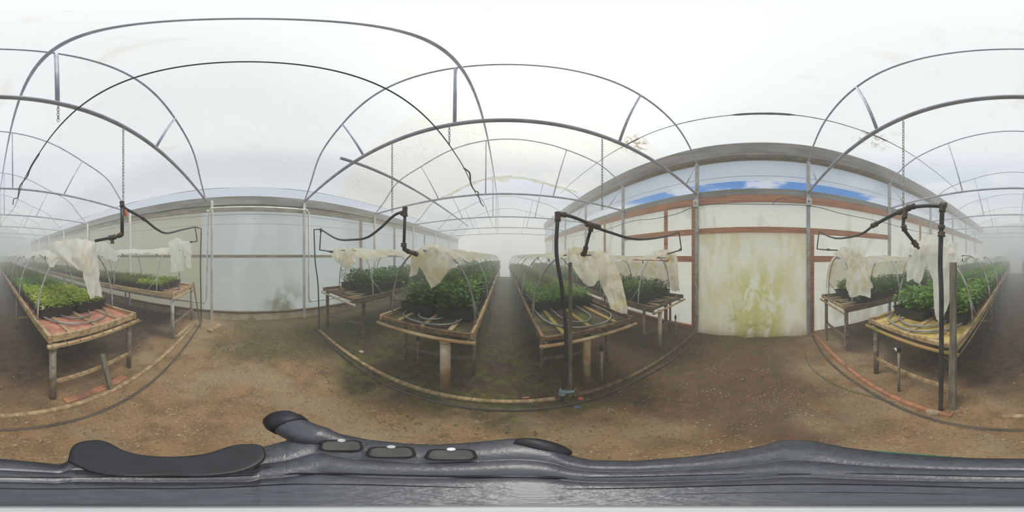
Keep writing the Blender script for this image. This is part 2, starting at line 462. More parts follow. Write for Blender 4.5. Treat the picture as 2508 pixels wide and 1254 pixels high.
b = MB(); b.box((XE-.03, 1.52, -.13), (XE+.04, YN, .03)); struct('baseboard_east', b, 'red_timber', bevel=.006)
for y, z0, z1 in ((1.50, -.11, 2.93), (2.27, -.11, 2.93), (-1.14, -.11, CAMZ+.48), (4.9, -.1, 2.93), (-5.2, -.1, 2.93)):
    trim((XE-.035, y-.05, z0), (XE+.0, y+.05, z1), 'red_timber')
for y in (-5.9, 3.3, 5.0, 7.5):
    trim((XW-.085, y-.05, .35), (XW-.05, y+.05, CAMZ+1.13), 'pale_timber')

# trusses
ordn = ['first', 'second', 'third', 'fourth', 'fifth', 'sixth']
for i, y in enumerate(TRY):
    north = i < 5; k = i if north else i-5
    side = 'white-post bench' if north else 'mesh-rimmed pink bench'
    t_ = thing('roof_truss', 'arched grey roof truss, %s one on the %s side' % (ordn[k], side), 'roof truss', (-.2, y, CAMZ+1.5), 'roof trusses')
    MB().tube([(x, y, z-.0) for x, z in PF], .018, 8).build('arch', 'arch_steel', t_)
    ch = cr([(XW+.0, y, CAMZ+1.43), (-2, y, CAMZ+1.5), (-.2, y, CAMZ+1.54), (1.7, y, CAMZ+1.52), (XE-.04, y, CAMZ+1.46)], 6)
    MB().tube(ch, .026, 10).build('chord', 'arch_steel', t_)
    for xa, xc in ((-.43, -.44), (-2.15, -1.64), (1.55, 1.19)):
        MB().tube([(xa, y, pz(xa)), (xc, y, CAMZ+1.53)], .018 if k == 0 else .014, 8).build('web_strut', 'arch_steel', t_)
    MB().tube([(3.42, y, CAMZ+2.34), (2.86, y, CAMZ+1.49)], .013, 8).build('brace', 'galvanised', t_)
    b = MB(); b.beam((XE-.06, y, gz(XE)-.02), (XE-.06, y, CAMZ+2.33), .075, .075)
    o = b.build('steel_post', 'galvanised', bevel=.006)
    wh = ('right' if k == 0 and not north else 'left')
    tag(o, ('square grey steel post at the %s edge of the stained curtain' % wh) if k == 0 else
        'square grey post on timber wall, %s from curtain toward %s' % (ordn[k], side), 'post', 'posts of the timber wall')
    o = MB().beam((XW-.0, y+(.15 if i == 5 else 0), gz(XW)-.02), (XW-.0, y+(.15 if i == 5 else 0), CAMZ+1.42), .06, .06).build('steel_post', 'pale_steel', bevel=.004)
    tag(o, 'thin grey post on the pale bluish wall, %s on the %s side' % (ordn[k], side), 'post', 'posts of the pale wall')
o = MB().tube([(-.38, YS+.1, CAMZ+3.28), (-.38, YN-.1, CAMZ+3.28)], .02, 8).build('ridge_pipe', 'arch_steel')
tag(o, 'long grey ridge pipe running under the roof film overhead', 'pipe')
b = MB().tube([(-1.92, 1.22, CAMZ+1.56), (-1.85, 8.2, CAMZ+1.56)], .026, 8)
tag(b.build('brace_pipe', 'arch_steel'), 'loose grey pipe lying lengthwise on the bottom chords above the left benches', 'pipe')

# ragged lath on roof
b = MB(); P_ = []; RR = []
for k in range(140):
    y = -7+14*k/139; x = 2.50+.02*mnoise.noise(Vector((y*.8, 0, 0)))
    P_.append((x, y, pz(2.5, FF)-.01)); RR.append(.009+.005*abs(mnoise.noise(Vector((y*4, 3, 0))))+(.022 if -.55 < y < .45 else .012 if abs(y-2.5) < .2 or abs(y+2.2) < .25 else 0)*(.7+.5*abs(mnoise.noise(Vector((y*9, 0, 5))))))
b.tube(P_, .01, 6, radii=RR)
tag(b.build('roof_seam_strip', 'wire_dark'), 'ragged dark strip along the roof film above the timber wall', 'strip')

# torn end of the inner roof sheet
rows = [[], [], [], []]
for k in range(91):
    x = -2.4+5.4*k/90; dp_ = .10+.16*abs(mnoise.noise(Vector((x*1.3, 2, 0))))+(.22 if -.5 < x < .2 else 0)*abs(cos(x*5))+.04*mnoise.noise(Vector((x*9, 1, 0)))
    for m_ in range(4):
        rows[m_].append(Vector((x, 6.22+.05*mnoise.noise(Vector((x*3, m_, 0))), pz(x, FF)-.02-dp_*m_/3)))
tag(MB().grid(rows).build('torn_film_edge', 'cover_film'), 'dirty torn plastic edge hanging across the roof beyond the white-post bench', 'plastic sheet')

# wires and cables
def wire(name, label, pts, r=.004, mat='wire_dark', cat='wire', n=8, group=None):
    return tag(MB().tube(cr(pts, n), r, 6).build(name, mat), label, cat, group)
wire('wire', 'thin dark wire along the pale wall, upper of the two', [(XW+.02, y, CAMZ+1.02+.03*sin(y*1.9)) for y in [-12, -8, -6, -4.5, -3, -1.5, 0, 1.5, 3, 4.5, 6, 9, 12]], .005)
wire('wire', 'thin dark wire along the pale wall, lower of the two', [(XW+.02, y, CAMZ+.78+.02*sin(y*1.3)) for y in [-12, -8, -5, -2, 0, 2, 5, 9, 12]], .003)
wire('wire', 'thin wire along the lower edge of the roof film above the pale wall', [(-3.70, YS+.3, CAMZ+1.66), (-3.70, 0, CAMZ+1.66), (-3.70, YN-.3, CAMZ+1.66)], .005)
wire('wire', 'thin wire across the upper film strip below the heavy beam', [(XE-.02, YS+.3, CAMZ+1.86), (XE-.02, 0, CAMZ+1.86), (XE-.02, YN-.3, CAMZ+1.86)], .004)
wire('power_cable', 'black cable sagging along the timber wall between the grey boxes', [(XE-.10, -7, CAMZ+1.0), (XE-.1, -5, CAMZ+.9), (XE-.1, -3, CAMZ+.98), (XE-.1, -1.9, CAMZ+1.02), (XE-.11, -1.12, CAMZ+1.12), (XE-.08, 0, CAMZ+1.12), (XE-.1, 1.3, CAMZ+1.16), (XE-.1, 1.9, CAMZ+1.03), (XE-.1, 2.6, CAMZ+.99), (XE-.1, 3.4, CAMZ+1.04), (XE-.1, 5, CAMZ+.95), (XE-.1, 8, CAMZ+1.0)], .008, cat='cable')
wire('power_cable', 'short black cable looping up from the right grey box over the curtain', [(XE-.1, -.25, CAMZ+1.12), (XE-.1, -.38, CAMZ+1.25), (XE-.1, -.7, CAMZ+1.3), (XE-.11, -1.0, CAMZ+1.26)], .007, cat='cable')
wire('power_cable', 'slack dark cable hanging lengthwise under the roof above the middle aisle', [
    (-.35, -9, CAMZ+1.50), (-.49, -6.2, CAMZ+1.45), (-.55, -4, CAMZ+1.25), (-.5, -2.6, CAMZ+1.30), (-.49, -1.75, CAMZ+1.26), (-.49, 0, CAMZ+1.23), (-.49, 1.4, CAMZ+1.2), (-.49, 1.98, CAMZ+1.2), (-.5, 2.9, CAMZ+1.16), (-.48, 3.8, CAMZ+1.3), (-.45, 6, CAMZ+1.2), (-.4, 9, CAMZ+1.4)], .006, cat='cable')
for (x, y0, y1, lab) in ((-.49, 1.95, 3.9, 'white-post bench'), (-.5, -3.9, -1.75, 'mesh-rimmed pink bench')):
    pts = [(x+.02*sin(k*2.1), y0+(y1-y0)*k/8, CAMZ+1.2+.05*sin(k*1.7)+(.08 if y1 < 0 else 0)) for k in range(9)]
    wire('cable_sleeve', 'thicker taped length of the slack overhead cable above the %s' % lab, pts, .012, cat='cable')

def chain(x, y, z0, z1, label):
    b = MB(); n = max(3, int((z0-z1)/.038))
    for k in range(n):
        z = z0-(z0-z1)*(k+.5)/n; h = (z0-z1)/n*.72
        ax = (1, 0) if k % 2 else (0, 1)
        ring = [(x+ax[0]*.010*sin(a), y+ax[1]*.010*sin(a), z+h*cos(a)) for a in [2*pi*q/8 for q in range(9)]]
        b.tube(ring, .0032, 5, cap=False)
    tag(b.build('hanging_chain', 'galvanised'), label, 'chain', 'chains hanging from the trusses')
chain(-1.10, -1.06, CAMZ+1.52, CAMZ+.55, 'steel chain holding the black pipe elbow above the mesh-rimmed pink bench')
chain(-1.15, 1.40, CAMZ+1.5, CAMZ+.50, 'steel chain hanging just left of the black drop pipe over the white-post bench')
chain(.96, 1.40, CAMZ+1.5, CAMZ+.50, 'steel chain hanging over the bench with the blue valve riser')
chain(.88, -1.06, CAMZ+1.5, CAMZ+.44, 'steel chain holding the black pipe tee above the moss-railed bench')
chain(-.49, 1.40, CAMZ+1.5, CAMZ+1.21, 'short chain holding the overhead cable from the truss above the white-post bench')
chain(-.45, -1.05, CAMZ+1.5, CAMZ+1.24, 'short chain holding the overhead cable from the truss above the mesh-rimmed pink bench')

for y, wd in ((1.40, 'left'), (-1.04, 'right')):
    t_ = thing('junction_box', 'small pale grey box on the steel post at the %s edge of the curtain' % wd, 'box', (XE-.12, y, CAMZ+1.22))
    b = MB(); b.box((XE-.15, y-.06, CAMZ+1.13), (XE-.098, y+.06, CAMZ+1.31)); b.build('housing', 'box_grey', t_, bevel=.008)
    MB().tube([(XE-.16, y+.01, CAMZ+1.22), (XE-.15, y+.01, CAMZ+1.22)], .02, 10).build('screw_cap', 'rusty_fitting', t_)

# curtain
rows = []
for k in range(41):
    zt = k/40; r_ = []
    for j in range(61):
        y = -1.0+2.36*j/60; z = CAMZ+.50-(CAMZ+.50-gz(XE)-.0)*zt
        rg = .03*mnoise.noise(Vector((y*3, 0, 4)))*(1 if k > 36 else 0)
        x = XE-.045+.018*sin((y*1.0-z*.9)*9+2*mnoise.noise(Vector((y, z, 0))))*zt**.5+.02*mnoise.noise(Vector((y*3, z*1.5, 2)))-.10*max(0, zt-.85)/.15*(.6+.4*mnoise.noise(Vector((y*2, 5, 0))))
        r_.append(Vector((min(x, XE-.035), y, z+rg)))
    rows.append(r_)
tag(MB().grid(rows).build('plastic_curtain', 'curtain_film'), 'large hanging plastic door curtain with yellow-green algae stains', 'curtain')

# white pipe round the pale wall panel
zp = CAMZ-1.17
pts = [(XW+.08, 12.5, zp), (XW+.08, 1.62, zp), (XW+.1, 1.52, zp), (XW+.1, 1.49, zp+.1), (XW+.1, 1.49, CAMZ+1.12), (XW+.1, 1.42, CAMZ+1.18), (XW+.1, -.86, CAMZ+1.18), (XW+.1, -.96, CAMZ+1.12), (XW+.1, -1.0, zp+.1), (XW+.1, -1.05, zp), (XW+.08, -1.2, zp), (XW+.08, -14, zp)]
t_ = thing('water_pipe', 'white pipe running along the foot of the pale wall and looping over its middle panel', 'pipe', (XW+.1, 0, 0))
MB().tube(pts, .021, 10).build('pipe', 'pvc_white', t_)
for p in (pts[2], pts[5], pts[7], pts[9]):
    MB().tube([(p[0]-.03, p[1], p[2]), (p[0]+.03, p[1], p[2])], .034, 10).build('fitting', 'pvc_white', t_)

# ------------------------------------------------------------------ benches
BD = {
 'A': dict(x0=-1.62, x1=-.48, s=-1, y0=1.33, L=14.0, top='pink_foam', d='the mesh-rimmed pink bench', col='clean_cover_film'),
 'B': dict(x0=-3.80, x1=-2.66, s=-1, y0=1.33, L=14.0, top='pink_foam', d='the pink bench by the pale wall', col='clean_cover_film'),
 'C': dict(x0=2.33, x1=3.36, s=-1, y0=1.33, L=14.0, top='dark_wood', d='the brown bench right of the curtain', col='cover_film'),
 'D': dict(x0=.48, x1=1.62, s=-1, y0=1.27, L=14.0, top='yellow_board', d='the moss-railed bench', col='clean_cover_film'),
 'E': dict(x0=-1.41, x1=-.28, s=1, y0=1.47, L=11.6, top='bench_dark', d='the white-post bench', col='cover_film'),
 'F': dict(x0=.34, x1=1.50, s=1, y0=1.47, L=11.6, top='bench_dark', d='the blue-valve bench', col='cover_film'),
 'G': dict(x0=-3.28, x1=-2.10, s=1, y0=1.62, L=11.4, top='dark_wood', d='the dark bench by the pale wall', col='cover_film'),
 'H': dict(x0=2.10, x1=3.18, s=1, y0=1.62, L=11.4, top='bench_dark', d='the corner bench left of the curtain', col='cover_film'),
}
def bench(k):
    q = BD[k]; x0, x1, s, y0, L = q['x0'], q['x1'], q['s'], q['y0'], q['L']
    xc = (x0+x1)/2; g = gz(xc); zt = g+.95; q['zt'] = zt; q['xc'] = xc
    Yf = lambda d: s*(y0+d)
    lab = {'A': 'long bench with pink foam top, pale wooden edge and wire mesh rim',
           'B': 'long pink-topped bench on pipe legs beside the pale bluish wall',
           'C': 'brown bench on thin legs against the timber wall, right of the stained curtain',
           'D': 'long bench with moss-yellow front pipe rail behind the tall grey stake',
           'E': 'long bench resting on a thick white plastic post, with grey heating hoses',
           'F': 'long bench with dark mossy top and peeling round post behind the blue valve',
           'G': 'dark wooden bench on brown posts near the pale wall, with tall seedlings',
           'H': 'bench on a thin cream post in the corner left of the stained curtain'}[k]
    t_ = thing('growing_bench', lab, 'bench', (xc, Yf(0), g), 'growing benches')
    wood = 'old_wood' if k in 'ABDE' else 'dark_wood'
    # top surface and slats
    b = MB(); b.box((x0+.03, min(Yf(.04), Yf(L)), zt-.055), (x1-.03, max(Yf(.04), Yf(L)), zt-.035)); b.build('bench_top', q['top'], t_)
    for n_ in range(3):
        xx = x0+.25+(x1-x0-.5)*n_/2
        MB().beam((xx, Yf(.06), zt-.025), (xx, Yf(1.1), zt-.025), .05, .022).build('slat', 'old_wood' if k != 'F' else 'mossy_pipe', t_)
    for xx in (x0+.015, x1-.015):
        MB().beam((xx, Yf(.0), zt-.03), (xx, Yf(L), zt-.03), .035, .085).build('side_rail', wood, t_, bevel=.004)
    MB().beam((x0+.035, Yf(.02), zt-.03), (x1-.035, Yf(.02), zt-.03), .035, .075 if k in 'AB' else .05).build('end_rail', 'old_wood' if k in 'ABCD' else 'dark_wood', t_, bevel=.004)
    # pipe under the front edge
    pm = {'A': 'pvc_stained', 'B': 'old_wood', 'C': 'old_wood', 'D': 'mossy_pipe', 'E': 'pvc_stained', 'F': 'pvc_stained', 'G': 'pvc_cream', 'H': 'pvc_stained'}[k]
    zz = zt-.10
    MB().tube([(x0-.02, Yf(-.02), zz), (x1+.02, Yf(-.02), zz)], .021, 10).build('front_pipe', pm, t_)
    for xx in (x0+.06, x1-.06):
        MB().tube([(xx, Yf(0), zz-.01), (xx, Yf(L), zz-.01)], .017, 8).build('side_pipe', 'galvanised', t_)
    if k in 'AD':
        b = MB(); yy = -.09 if k == 'A' else -.03
        for m_ in range(9):
            xx = x0+.02+(x1-x0-.04)*m_/8
            b.tube([(xx, Yf(yy), zz+.02), (xx, Yf(.12), zz+.03)], .004, 5)
        b.tube([(x0-.01, Yf(yy), zz+.02), (x1+.03, Yf(yy), zz+.02)], .005, 6)
        if k == 'D': b = MB().tube([(x0-.03, Yf(.0), zz+.01), (x0+.05, Yf(-.08), zz-.03), (x0+.14, Yf(-.06), zz-.0)], .005, 6).tube([(x0-.03, Yf(.0), zz+.02), (x0-.03, Yf(3.0), zz+.05)], .006, 6)
        b.build('wire_mesh', 'steel_wire', t_)
    # legs
    legs = {'A': [(-.53, -1.36), (-1.555, -1.40)], 'B': [(-2.71, -1.36), (-3.75, -1.36)], 'C': [(2.40, -1.40), (3.26, -1.40)],
            'D': [(.535, -1.30), (1.555, -1.34)], 'E': [(-.36, 1.92), (-1.32, 1.90)], 'F': [(.46, 1.97), (1.42, 1.95)],
            'G': [(-3.18, 1.68), (-2.36, 2.02)], 'H': [(2.20, 1.90), (3.08, 1.90)]}[k]
    lr = .034 if k in 'ADB' else .026
    lm = 'leg_pipe' if k != 'B' else 'galvanised'
    def leg(x, y, r, mat, collar=True):
        z0_ = gz(x)-.02
        if k == 'G' or (k in 'C'):
            o = MB().beam((x, y, z0_), (x, y, zt-.08), .055, .055).build('leg', 'dark_wood' if k == 'G' else 'leg_pipe', t_, bevel=.004)
        else:
            o = MB().tube([(x, y, z0_), (x, y, zt-.085)], r, 12).build('leg', mat, t_)
            if collar: MB().tube([(x, y, zt-.17), (x, y, zt-.15), (x, y, zt-.09)], r, 12, radii=[r*1.25, r*1.4, r*1.35]).build('collar', mat, o)
    n_ = 0
    while True:
        dy = s*2.15*n_
        if abs(legs[0][1]+dy) > y0+L: break
        for (lx, ly) in legs: leg(lx, ly+dy, lr if n_ == 0 else .024, lm, n_ == 0 and k in 'AD')
        if n_ < 2:
            zb = g+.30
            MB().beam((legs[0][0], legs[0][1]+dy, zb), (legs[1][0], legs[1][1]+dy, zb), .03, .045).build('stretcher', 'old_wood' if k in 'AD' else 'grey_wood', t_)
        n_ += 1
    pvc = {'E': (-.575, 1.52, .055, 'pvc_cream'), 'F': (.87, 1.57, .045, 'pvc_stained'), 'H': (2.36, 1.67, .036, 'pvc_cream')}.get(k)
    if pvc:
        x, y, r, mt = pvc
        o = MB().tube([(x, y, gz(x)-.02), (x, y, zt-.16)], r, 18).build('support_post', mt, t_, label='thick round plastic post')
        MB().tube([(x, y, zt-.175), (x, y, zt-.125)], r*1.1, 18).build('cap', mt, o)
    if k == 'H' or k == 'D':
        pass
    # hoops
    a_ = (x1-x0)/2-.02; h_ = .93
    first = {'A': .43, 'B': .36, 'C': .16, 'D': .55, 'E': .22, 'F': .55, 'G': .42, 'H': .35}[k]
    q['hoops'] = []
    d_ = first; m_ = 0
    while d_ < L-.2:
        y = Yf(d_); q['hoops'].append(d_)
        pth = [(xc+a_*cos(th), y, zt-.06+h_*sin(th)**.8 if sin(th) > 0 else zt-.06) for th in [pi*i/22 for i in range(23)]]
        hp = MB().tube(pth, .0115, 8).build('hoop', 'galvanised' if k not in 'EF' or m_ else 'grey_hose', t_)
        if m_ < 2:
            for sx in (-1, 1):
                MB().tube([(xc+sx*a_, y+s*.02, zt-.05), (xc+sx*(a_-.03), y-s*.0+s*.02, zt+.12), (xc+sx*a_, y+s*.25, zt-.06)][::2] if False else [(xc+sx*(a_-.015), y, zt+.28), (xc+sx*a_, y+s*.26, zt-.04)], .008, 6).build('hoop_brace', 'galvanised', hp)
        d_ += 1.3 if m_ else 1.2
        m_ += 1
    return t_
for k in BD: bench(k)

# heating hoses lying on the benches
def on_bench(k, pts, r=.011, label='', mat='grey_hose'):
    q = BD[k]
    P = [(q['x0']+(q['x1']-q['x0'])*a, q['s']*(q['y0']+b_), q['zt']-.0+c) for a, b_, c in pts]
    return tag(MB().tube(cr(P, 7), r, 8).build('heating_hose', mat), label, 'hose', 'heating hoses on the benches')
on_bench('A', [(.08, 1.2, 0), (.1, .6, .0), (.25, .25, .0), (.5, .16, .0), (.75, .25, .0), (.9, .6, 0), (.92, 1.2, 0)], label='outer grey hose loop at the end of the mesh-rimmed pink bench')
on_bench('A', [(.3, 1.2, 0), (.32, .6, 0), (.42, .36, .0), (.6, .36, .0), (.7, .6, 0), (.7, 1.2, 0)], label='inner grey hose loop at the end of the mesh-rimmed pink bench')
on_bench('B', [(.1, 1.2, 0), (.15, .5, 0), (.4, .15, 0), (.7, .2, 0), (.85, .6, 0), (.86, 1.2, 0)], label='grey hose loop on the pink bench by the pale wall')
on_bench('E', [(.10, 1.2, 0), (.12, .5, 0), (.2, .2, .0), (.45, .10, .0), (.7, .15, .0), (.82, .40, 0), (.84, 1.2, 0)], label='outer grey hose loop on the bench on the white post')
on_bench('E', [(.28, 1.2, 0), (.3, .45, 0), (.38, .26, .0), (.52, .24, .0), (.62, .45, 0), (.62, 1.2, 0)], label='inner grey hose loop on the bench on the white post')
on_bench('F', [(.08, 1.4, 0), (.12, .5, 0), (.28, .18, .0), (.5, .08, .0), (.75, .14, .0), (.9, .45, 0), (.86, 1.4, 0)], label='outer grey hose loop behind the blue valve riser')
on_bench('F', [(.3, 1.4, 0), (.32, .5, 0), (.42, .28, .0), (.55, .26, .0), (.66, .5, 0), (.66, 1.4, 0)], label='inner grey hose loop behind the blue valve riser')
on_bench('D', [(.08, 1.2, 0), (.14, .45, 0), (.35, .14, .0), (.6, .08, .0), (.85, .18, .0), (.95, .4, 0)], r=.013, label='outer grey hose loop on the moss-railed bench')
on_bench('D', [(.25, 1.2, 0), (.3, .5, 0), (.42, .26, .0), (.62, .2, .0), (.8, .32, .0), (.86, .5, 0)], r=.013, label='inner grey hose loop on the moss-railed bench')
on_bench('G', [(.1, 1.0, 0), (.2, .3, 0), (.5, .12, 0), (.8, .3, 0), (.85, 1.0, 0)], label='hose loop on the dark bench by the pale wall')
on_bench('H', [(.15, 1.0, 0), (.3, .25, 0), (.6, .08, 0), (.9, .1, 0), (.97, .4, 0)], label='hose loop on the corner bench left of the curtain')
on_bench('C', [(.1, .9, 0), (.15, .35, 0), (.5, .10, 0), (.85, .08, 0), (.95, .35, 0)], label='hose loop on the small brown bench right of the curtain')

# ------------------------------------------------------------------ seedling trays
def leaf(b, p, d, up, L, W, droop=.25):
    d = d.normalized(); sd = d.cross(up)
    sd = sd.normalized() if sd.length > 1e-4 else Vector((1, 0, 0))
    n = sd.cross(d); i = len(b.v)
    p1 = p+d*L*.45-n*L*.0; p2 = p+d*L-n*L*droop
    b.v += [tuple(p), tuple(p1+sd*W/2+n*W*.12), tuple(p1), tuple(p1-sd*W/2+n*W*.12), tuple(p2)]
    b.face([i, i+1, i+2]); b.face([i, i+2, i+3]); b.face([i+1, i+4, i+2]); b.face([i+2, i+4, i+3])
def foliage(kind, W, L, seed):
    rnd = random.Random(seed); b = MB()
    n_x, n_y, h, nl, ll, lw = {'bright': (9, 12, .10, 9, .045, .030), 'tall': (6, 8, .30, 16, .075, .05), 'lush': (5, 7, .26, 15, .085, .06),
                              'olive': (8, 11, .15, 9, .06, .025), 'low': (7, 10, .12, 8, .05, .03), 'mid': (6, 8, .24, 13, .075, .045)}[kind]
    for i in range(n_x):
        for j in range(n_y):
            x = (-.5+(i+.5)/n_x)*W*.90+rnd.uniform(-.02, .02); y = (-.5+(j+.5)/n_y)*L*.90+rnd.uniform(-.02, .02)
            H = h*rnd.uniform(.65, 1.15); lean = Vector((rnd.uniform(-.25, .25), rnd.uniform(-.25, .25), 1)).normalized()
            base = Vector((x, y, .108))
            st = len(b.v); tp = base+lean*H*.9
            b.v += [tuple(base+Vector((-.002, 0, 0))), tuple(base+Vector((.002, 0, 0))), tuple(tp)]; b.face([st, st+1, st+2])
            for m_ in range(nl):
                f = (.15+.85*(m_+rnd.random()*.6)/nl); an = rnd.uniform(0, 2*pi)
                up = rnd.uniform(.0, .7)+(f > .85)*.5
                d = Vector((cos(an), sin(an), up)); p = base+lean*H*f
                leaf(b, p+d.normalized()*.01, d, Vector((0, 0, 1)), ll*rnd.uniform(.7, 1.25), lw*rnd.uniform(.7, 1.2), rnd.uniform(.1, .45))
    return b
TRW, TRL = .50, .66
def tray_mesh():
    b = MB(); W, L, H = TRW/2, TRL/2, .125
    # tapered walls with a rolled lip and an inner face
    def ring(w_, l_, z, n=4):
        pts = []; r = .03
        for cx, cy, a0 in ((w_-r, l_-r, 0), (-w_+r, l_-r, 90), (-w_+r, -l_+r, 180), (w_-r, -l_+r, 270)):
            for k in range(n+1):
                a = R(a0+90*k/n); pts.append(Vector((cx+r*cos(a), cy+r*sin(a), z)))
        return pts+[pts[0]]
    rs = [ring(W-.03, L-.03, 0), ring(W-.012, L-.012, H-.012), ring(W, L, H-.01), ring(W, L, H), ring(W-.014, L-.014, H), ring(W-.016, L-.016, .10)]
    b.grid(rs, False); i = len(b.v); bt = ring(W-.03, L-.03, 0)[:-1]; b.v += [tuple(p) for p in bt]; b.face(list(range(i, i+len(bt)))[::-1])
    for x in (-.5, -.17, .17, .5):   # pressed ribs on the long sides
        for sx in (-1, 1): b.box((sx*(W-.012)-.004, x*L-.012, .005), (sx*(W-.012)+.004, x*L+.012, H-.014))
    return b
def soil_mesh():
    b = MB(); W, L = TRW/2-.018, TRL/2-.018
    return b.grid([[Vector((-W+2*W*i/10, -L+2*L*j/12, .102+.006*mnoise.noise(Vector((i, j, 0))*1.3))) for i in range(11)] for j in range(13)])
PT = {}
def proto(kind, mat):
    if (kind, mat) in PT: return PT[(kind, mat)]
    lst = []
    for sd in range(3):
        f = foliage(kind, TRW, TRL, sd*17+3)
        me = bpy.data.meshes.new('foliage'); me.from_pydata(f.v, [], f.f); me.materials.append(MATS[mat]); lst.append(me)
    PT[(kind, mat)] = lst; return lst
t0 = thing('seedling_tray', 'x', 'tray', (0, 0, 0))
tr0 = tray_mesh().build('tray', 'tray_black', t0); so0 = soil_mesh().build('soil', 'soil', t0)
fo0 = bpy.data.objects.new('foliage', proto('bright', 'leaf_bright')[0]); C.objects.link(fo0); fo0.parent = t0
TK = {'A': ('bright', 'leaf_bright', .50, 'pale green fine seedlings'), 'B': ('low', 'leaf_olive', .30, 'short green seedlings'),
      'C': ('mid', 'leaf_dark', .30, 'dark leafy seedlings'), 'D': ('lush', 'leaf_mid', .36, 'lush green leafy seedlings'),
      'E': ('tall', 'leaf_dark', .34, 'tall dark green seedlings'), 'F': ('olive', 'leaf_olive', .86, 'thin olive green seedlings'),
      'G': ('tall', 'leaf_cool', .40, 'tall hazy green seedlings'), 'H': ('mid', 'leaf_dark', .30, 'leafy dark green seedlings')}
used = False
for k, (kind, mat, st, desc) in TK.items():
    q = BD[k]; rnd = random.Random(ord(k)); n = 0
    while st+TRL*(n+1)+.02*n < q['L'] and n < 18:
        yc = q['s']*(q['y0']+st+TRL/2+(TRL+.02)*n)
        for c in (0, 1):
            off = .13 if (k == 'D' and c == 0 and n == 0) else 0
            if n == 0 and k == 'C' and c == 1 and False: continue
            xx = q['xc']+(-.265 if c == 0 else .265)
            if used:
                t_ = t0.copy(); C.objects.link(t_)
                for ch in (tr0, so0, fo0):
                    o = ch.copy(); C.objects.link(o); o.parent = t_
                    if ch is fo0: fo = o
            else: t_ = t0; fo = fo0; used = True
            kk, mm = (kind, mat)
            if k == 'A' and n > 1: kk, mm = ('olive', 'leaf_olive') if n > 3 else ('bright', 'leaf_mid')
            if k == 'B' and n == 0: kk, mm = 'bright', 'leaf_bright'
            if k == 'F' and n < 2: kk, mm = 'olive', 'leaf_mid'
            fo.data = proto(kk, mm)[rnd.randrange(3)]
            t_.location = (xx+rnd.uniform(-.006, .006), yc+off*q['s'], q['zt']-.014)
            t_.rotation_euler = (0, 0, pi*rnd.randrange(2)+rnd.uniform(-.015, .015))
            sidew = ('aisle side' if (abs(xx) < abs(q['xc'])) else 'wall side')
            rw = ['front-row', 'second-row', 'third-row', 'fourth-row', 'fifth-row']
            if n < 5: t_['label'] = '%s tray of %s, %s of %s' % (rw[n], desc, sidew, q['d'])
            else: t_['label'] = '%s, tray beyond fifth row, %s' % (desc, q['d'])
            t_['group'] = 'seedling trays on %s' % q['d']
        n += 1
def shorten():
    for o in C.objects:
        l = o.get('label')
        if l and len(l.split()) > 16:
            l = l.replace(' with wire mesh rim', ' with mesh rim').replace('nearer the middle aisle', 'aisle side').replace('on the outer side', 'outer side')
            l = l.replace('seedlings', 'plants').replace('the small brown', 'the brown').replace('tall grey stake', 'grey stake').replace(' the pale wall', ' pale wall').replace('the thick white', 'the white').replace('lush green leafy', 'lush leafy').replace('second-row black', 'second-row')
            while len(l.split()) > 16:
                w_ = l.split(); l = ' '.join(w_[:3]+w_[4:])
            o['label'] = l

# plant markers
for p, lb in ((( -.60, -1.86, 0), 'white plant marker at the aisle corner of the mesh-rimmed pink bench'), ((-2.95, -1.72, 0), 'white plant marker on the tray beside the pale wall')):
    q = BD['A' if p[0] > -2 else 'B']
    b = MB(); b.box((p[0]-.012, p[1]-.001, q['zt']+.03), (p[0]+.012, p[1]+.001, q['zt']+.15))
    tag(b.build('plant_marker', 'white_tag', bevel=.0005), lb, 'plant marker')

# ------------------------------------------------------------------ covers: a strip gathered along the hoop tops, tails hanging at the aisle end
def cover_strip(k, parent, d0, wide=.75):
    q = BD[k]; a_ = (q['x1']-q['x0'])/2-.02; h_ = .93; rows = []
    n = 150; L = q['L']-.3
    for i in range(n+1):
        d = d0+(L-d0)*(i/n)**1.3
        hs = q['hoops']; near = min(abs(d-h) for h in hs); sag = .05*min(near/.65, 1)**2
        lo = -wide*(.75+.5*mnoise.noise(Vector((d*1.1, ord(k), 1)))); hi = wide*(.75+.5*mnoise.noise(Vector((d*1.2, ord(k), 7))))
        if near > .25: lo *= .9; hi *= .9
        r_ = []
        for j in range(17):
            f = lo+(hi-lo)*j/16; th = pi/2-f
            x = q['xc']+a_*cos(th); z = q['zt']-.06+h_*max(sin(th), 0)**.8+.014-sag*(1-.4*abs(f))
            x += .018*mnoise.noise(Vector((d*5, f*7, 1))); z += .022*abs(mnoise.noise(Vector((d*2.5, f*9, 6)))); z += .012*mnoise.noise(Vector((d*6, f*5, 2)))
            z -= sag*.8*abs(f)
            r_.append(Vector((x, q['s']*(q['y0']+d), z)))
        rows.append(r_)
    return MB().grid(rows).build('top_strip', q['col'], parent)
def U(y, *rows): return [[on_y(p[0], p[1], p[2] if len(p) > 2 else y) for p in r] for r in rows]
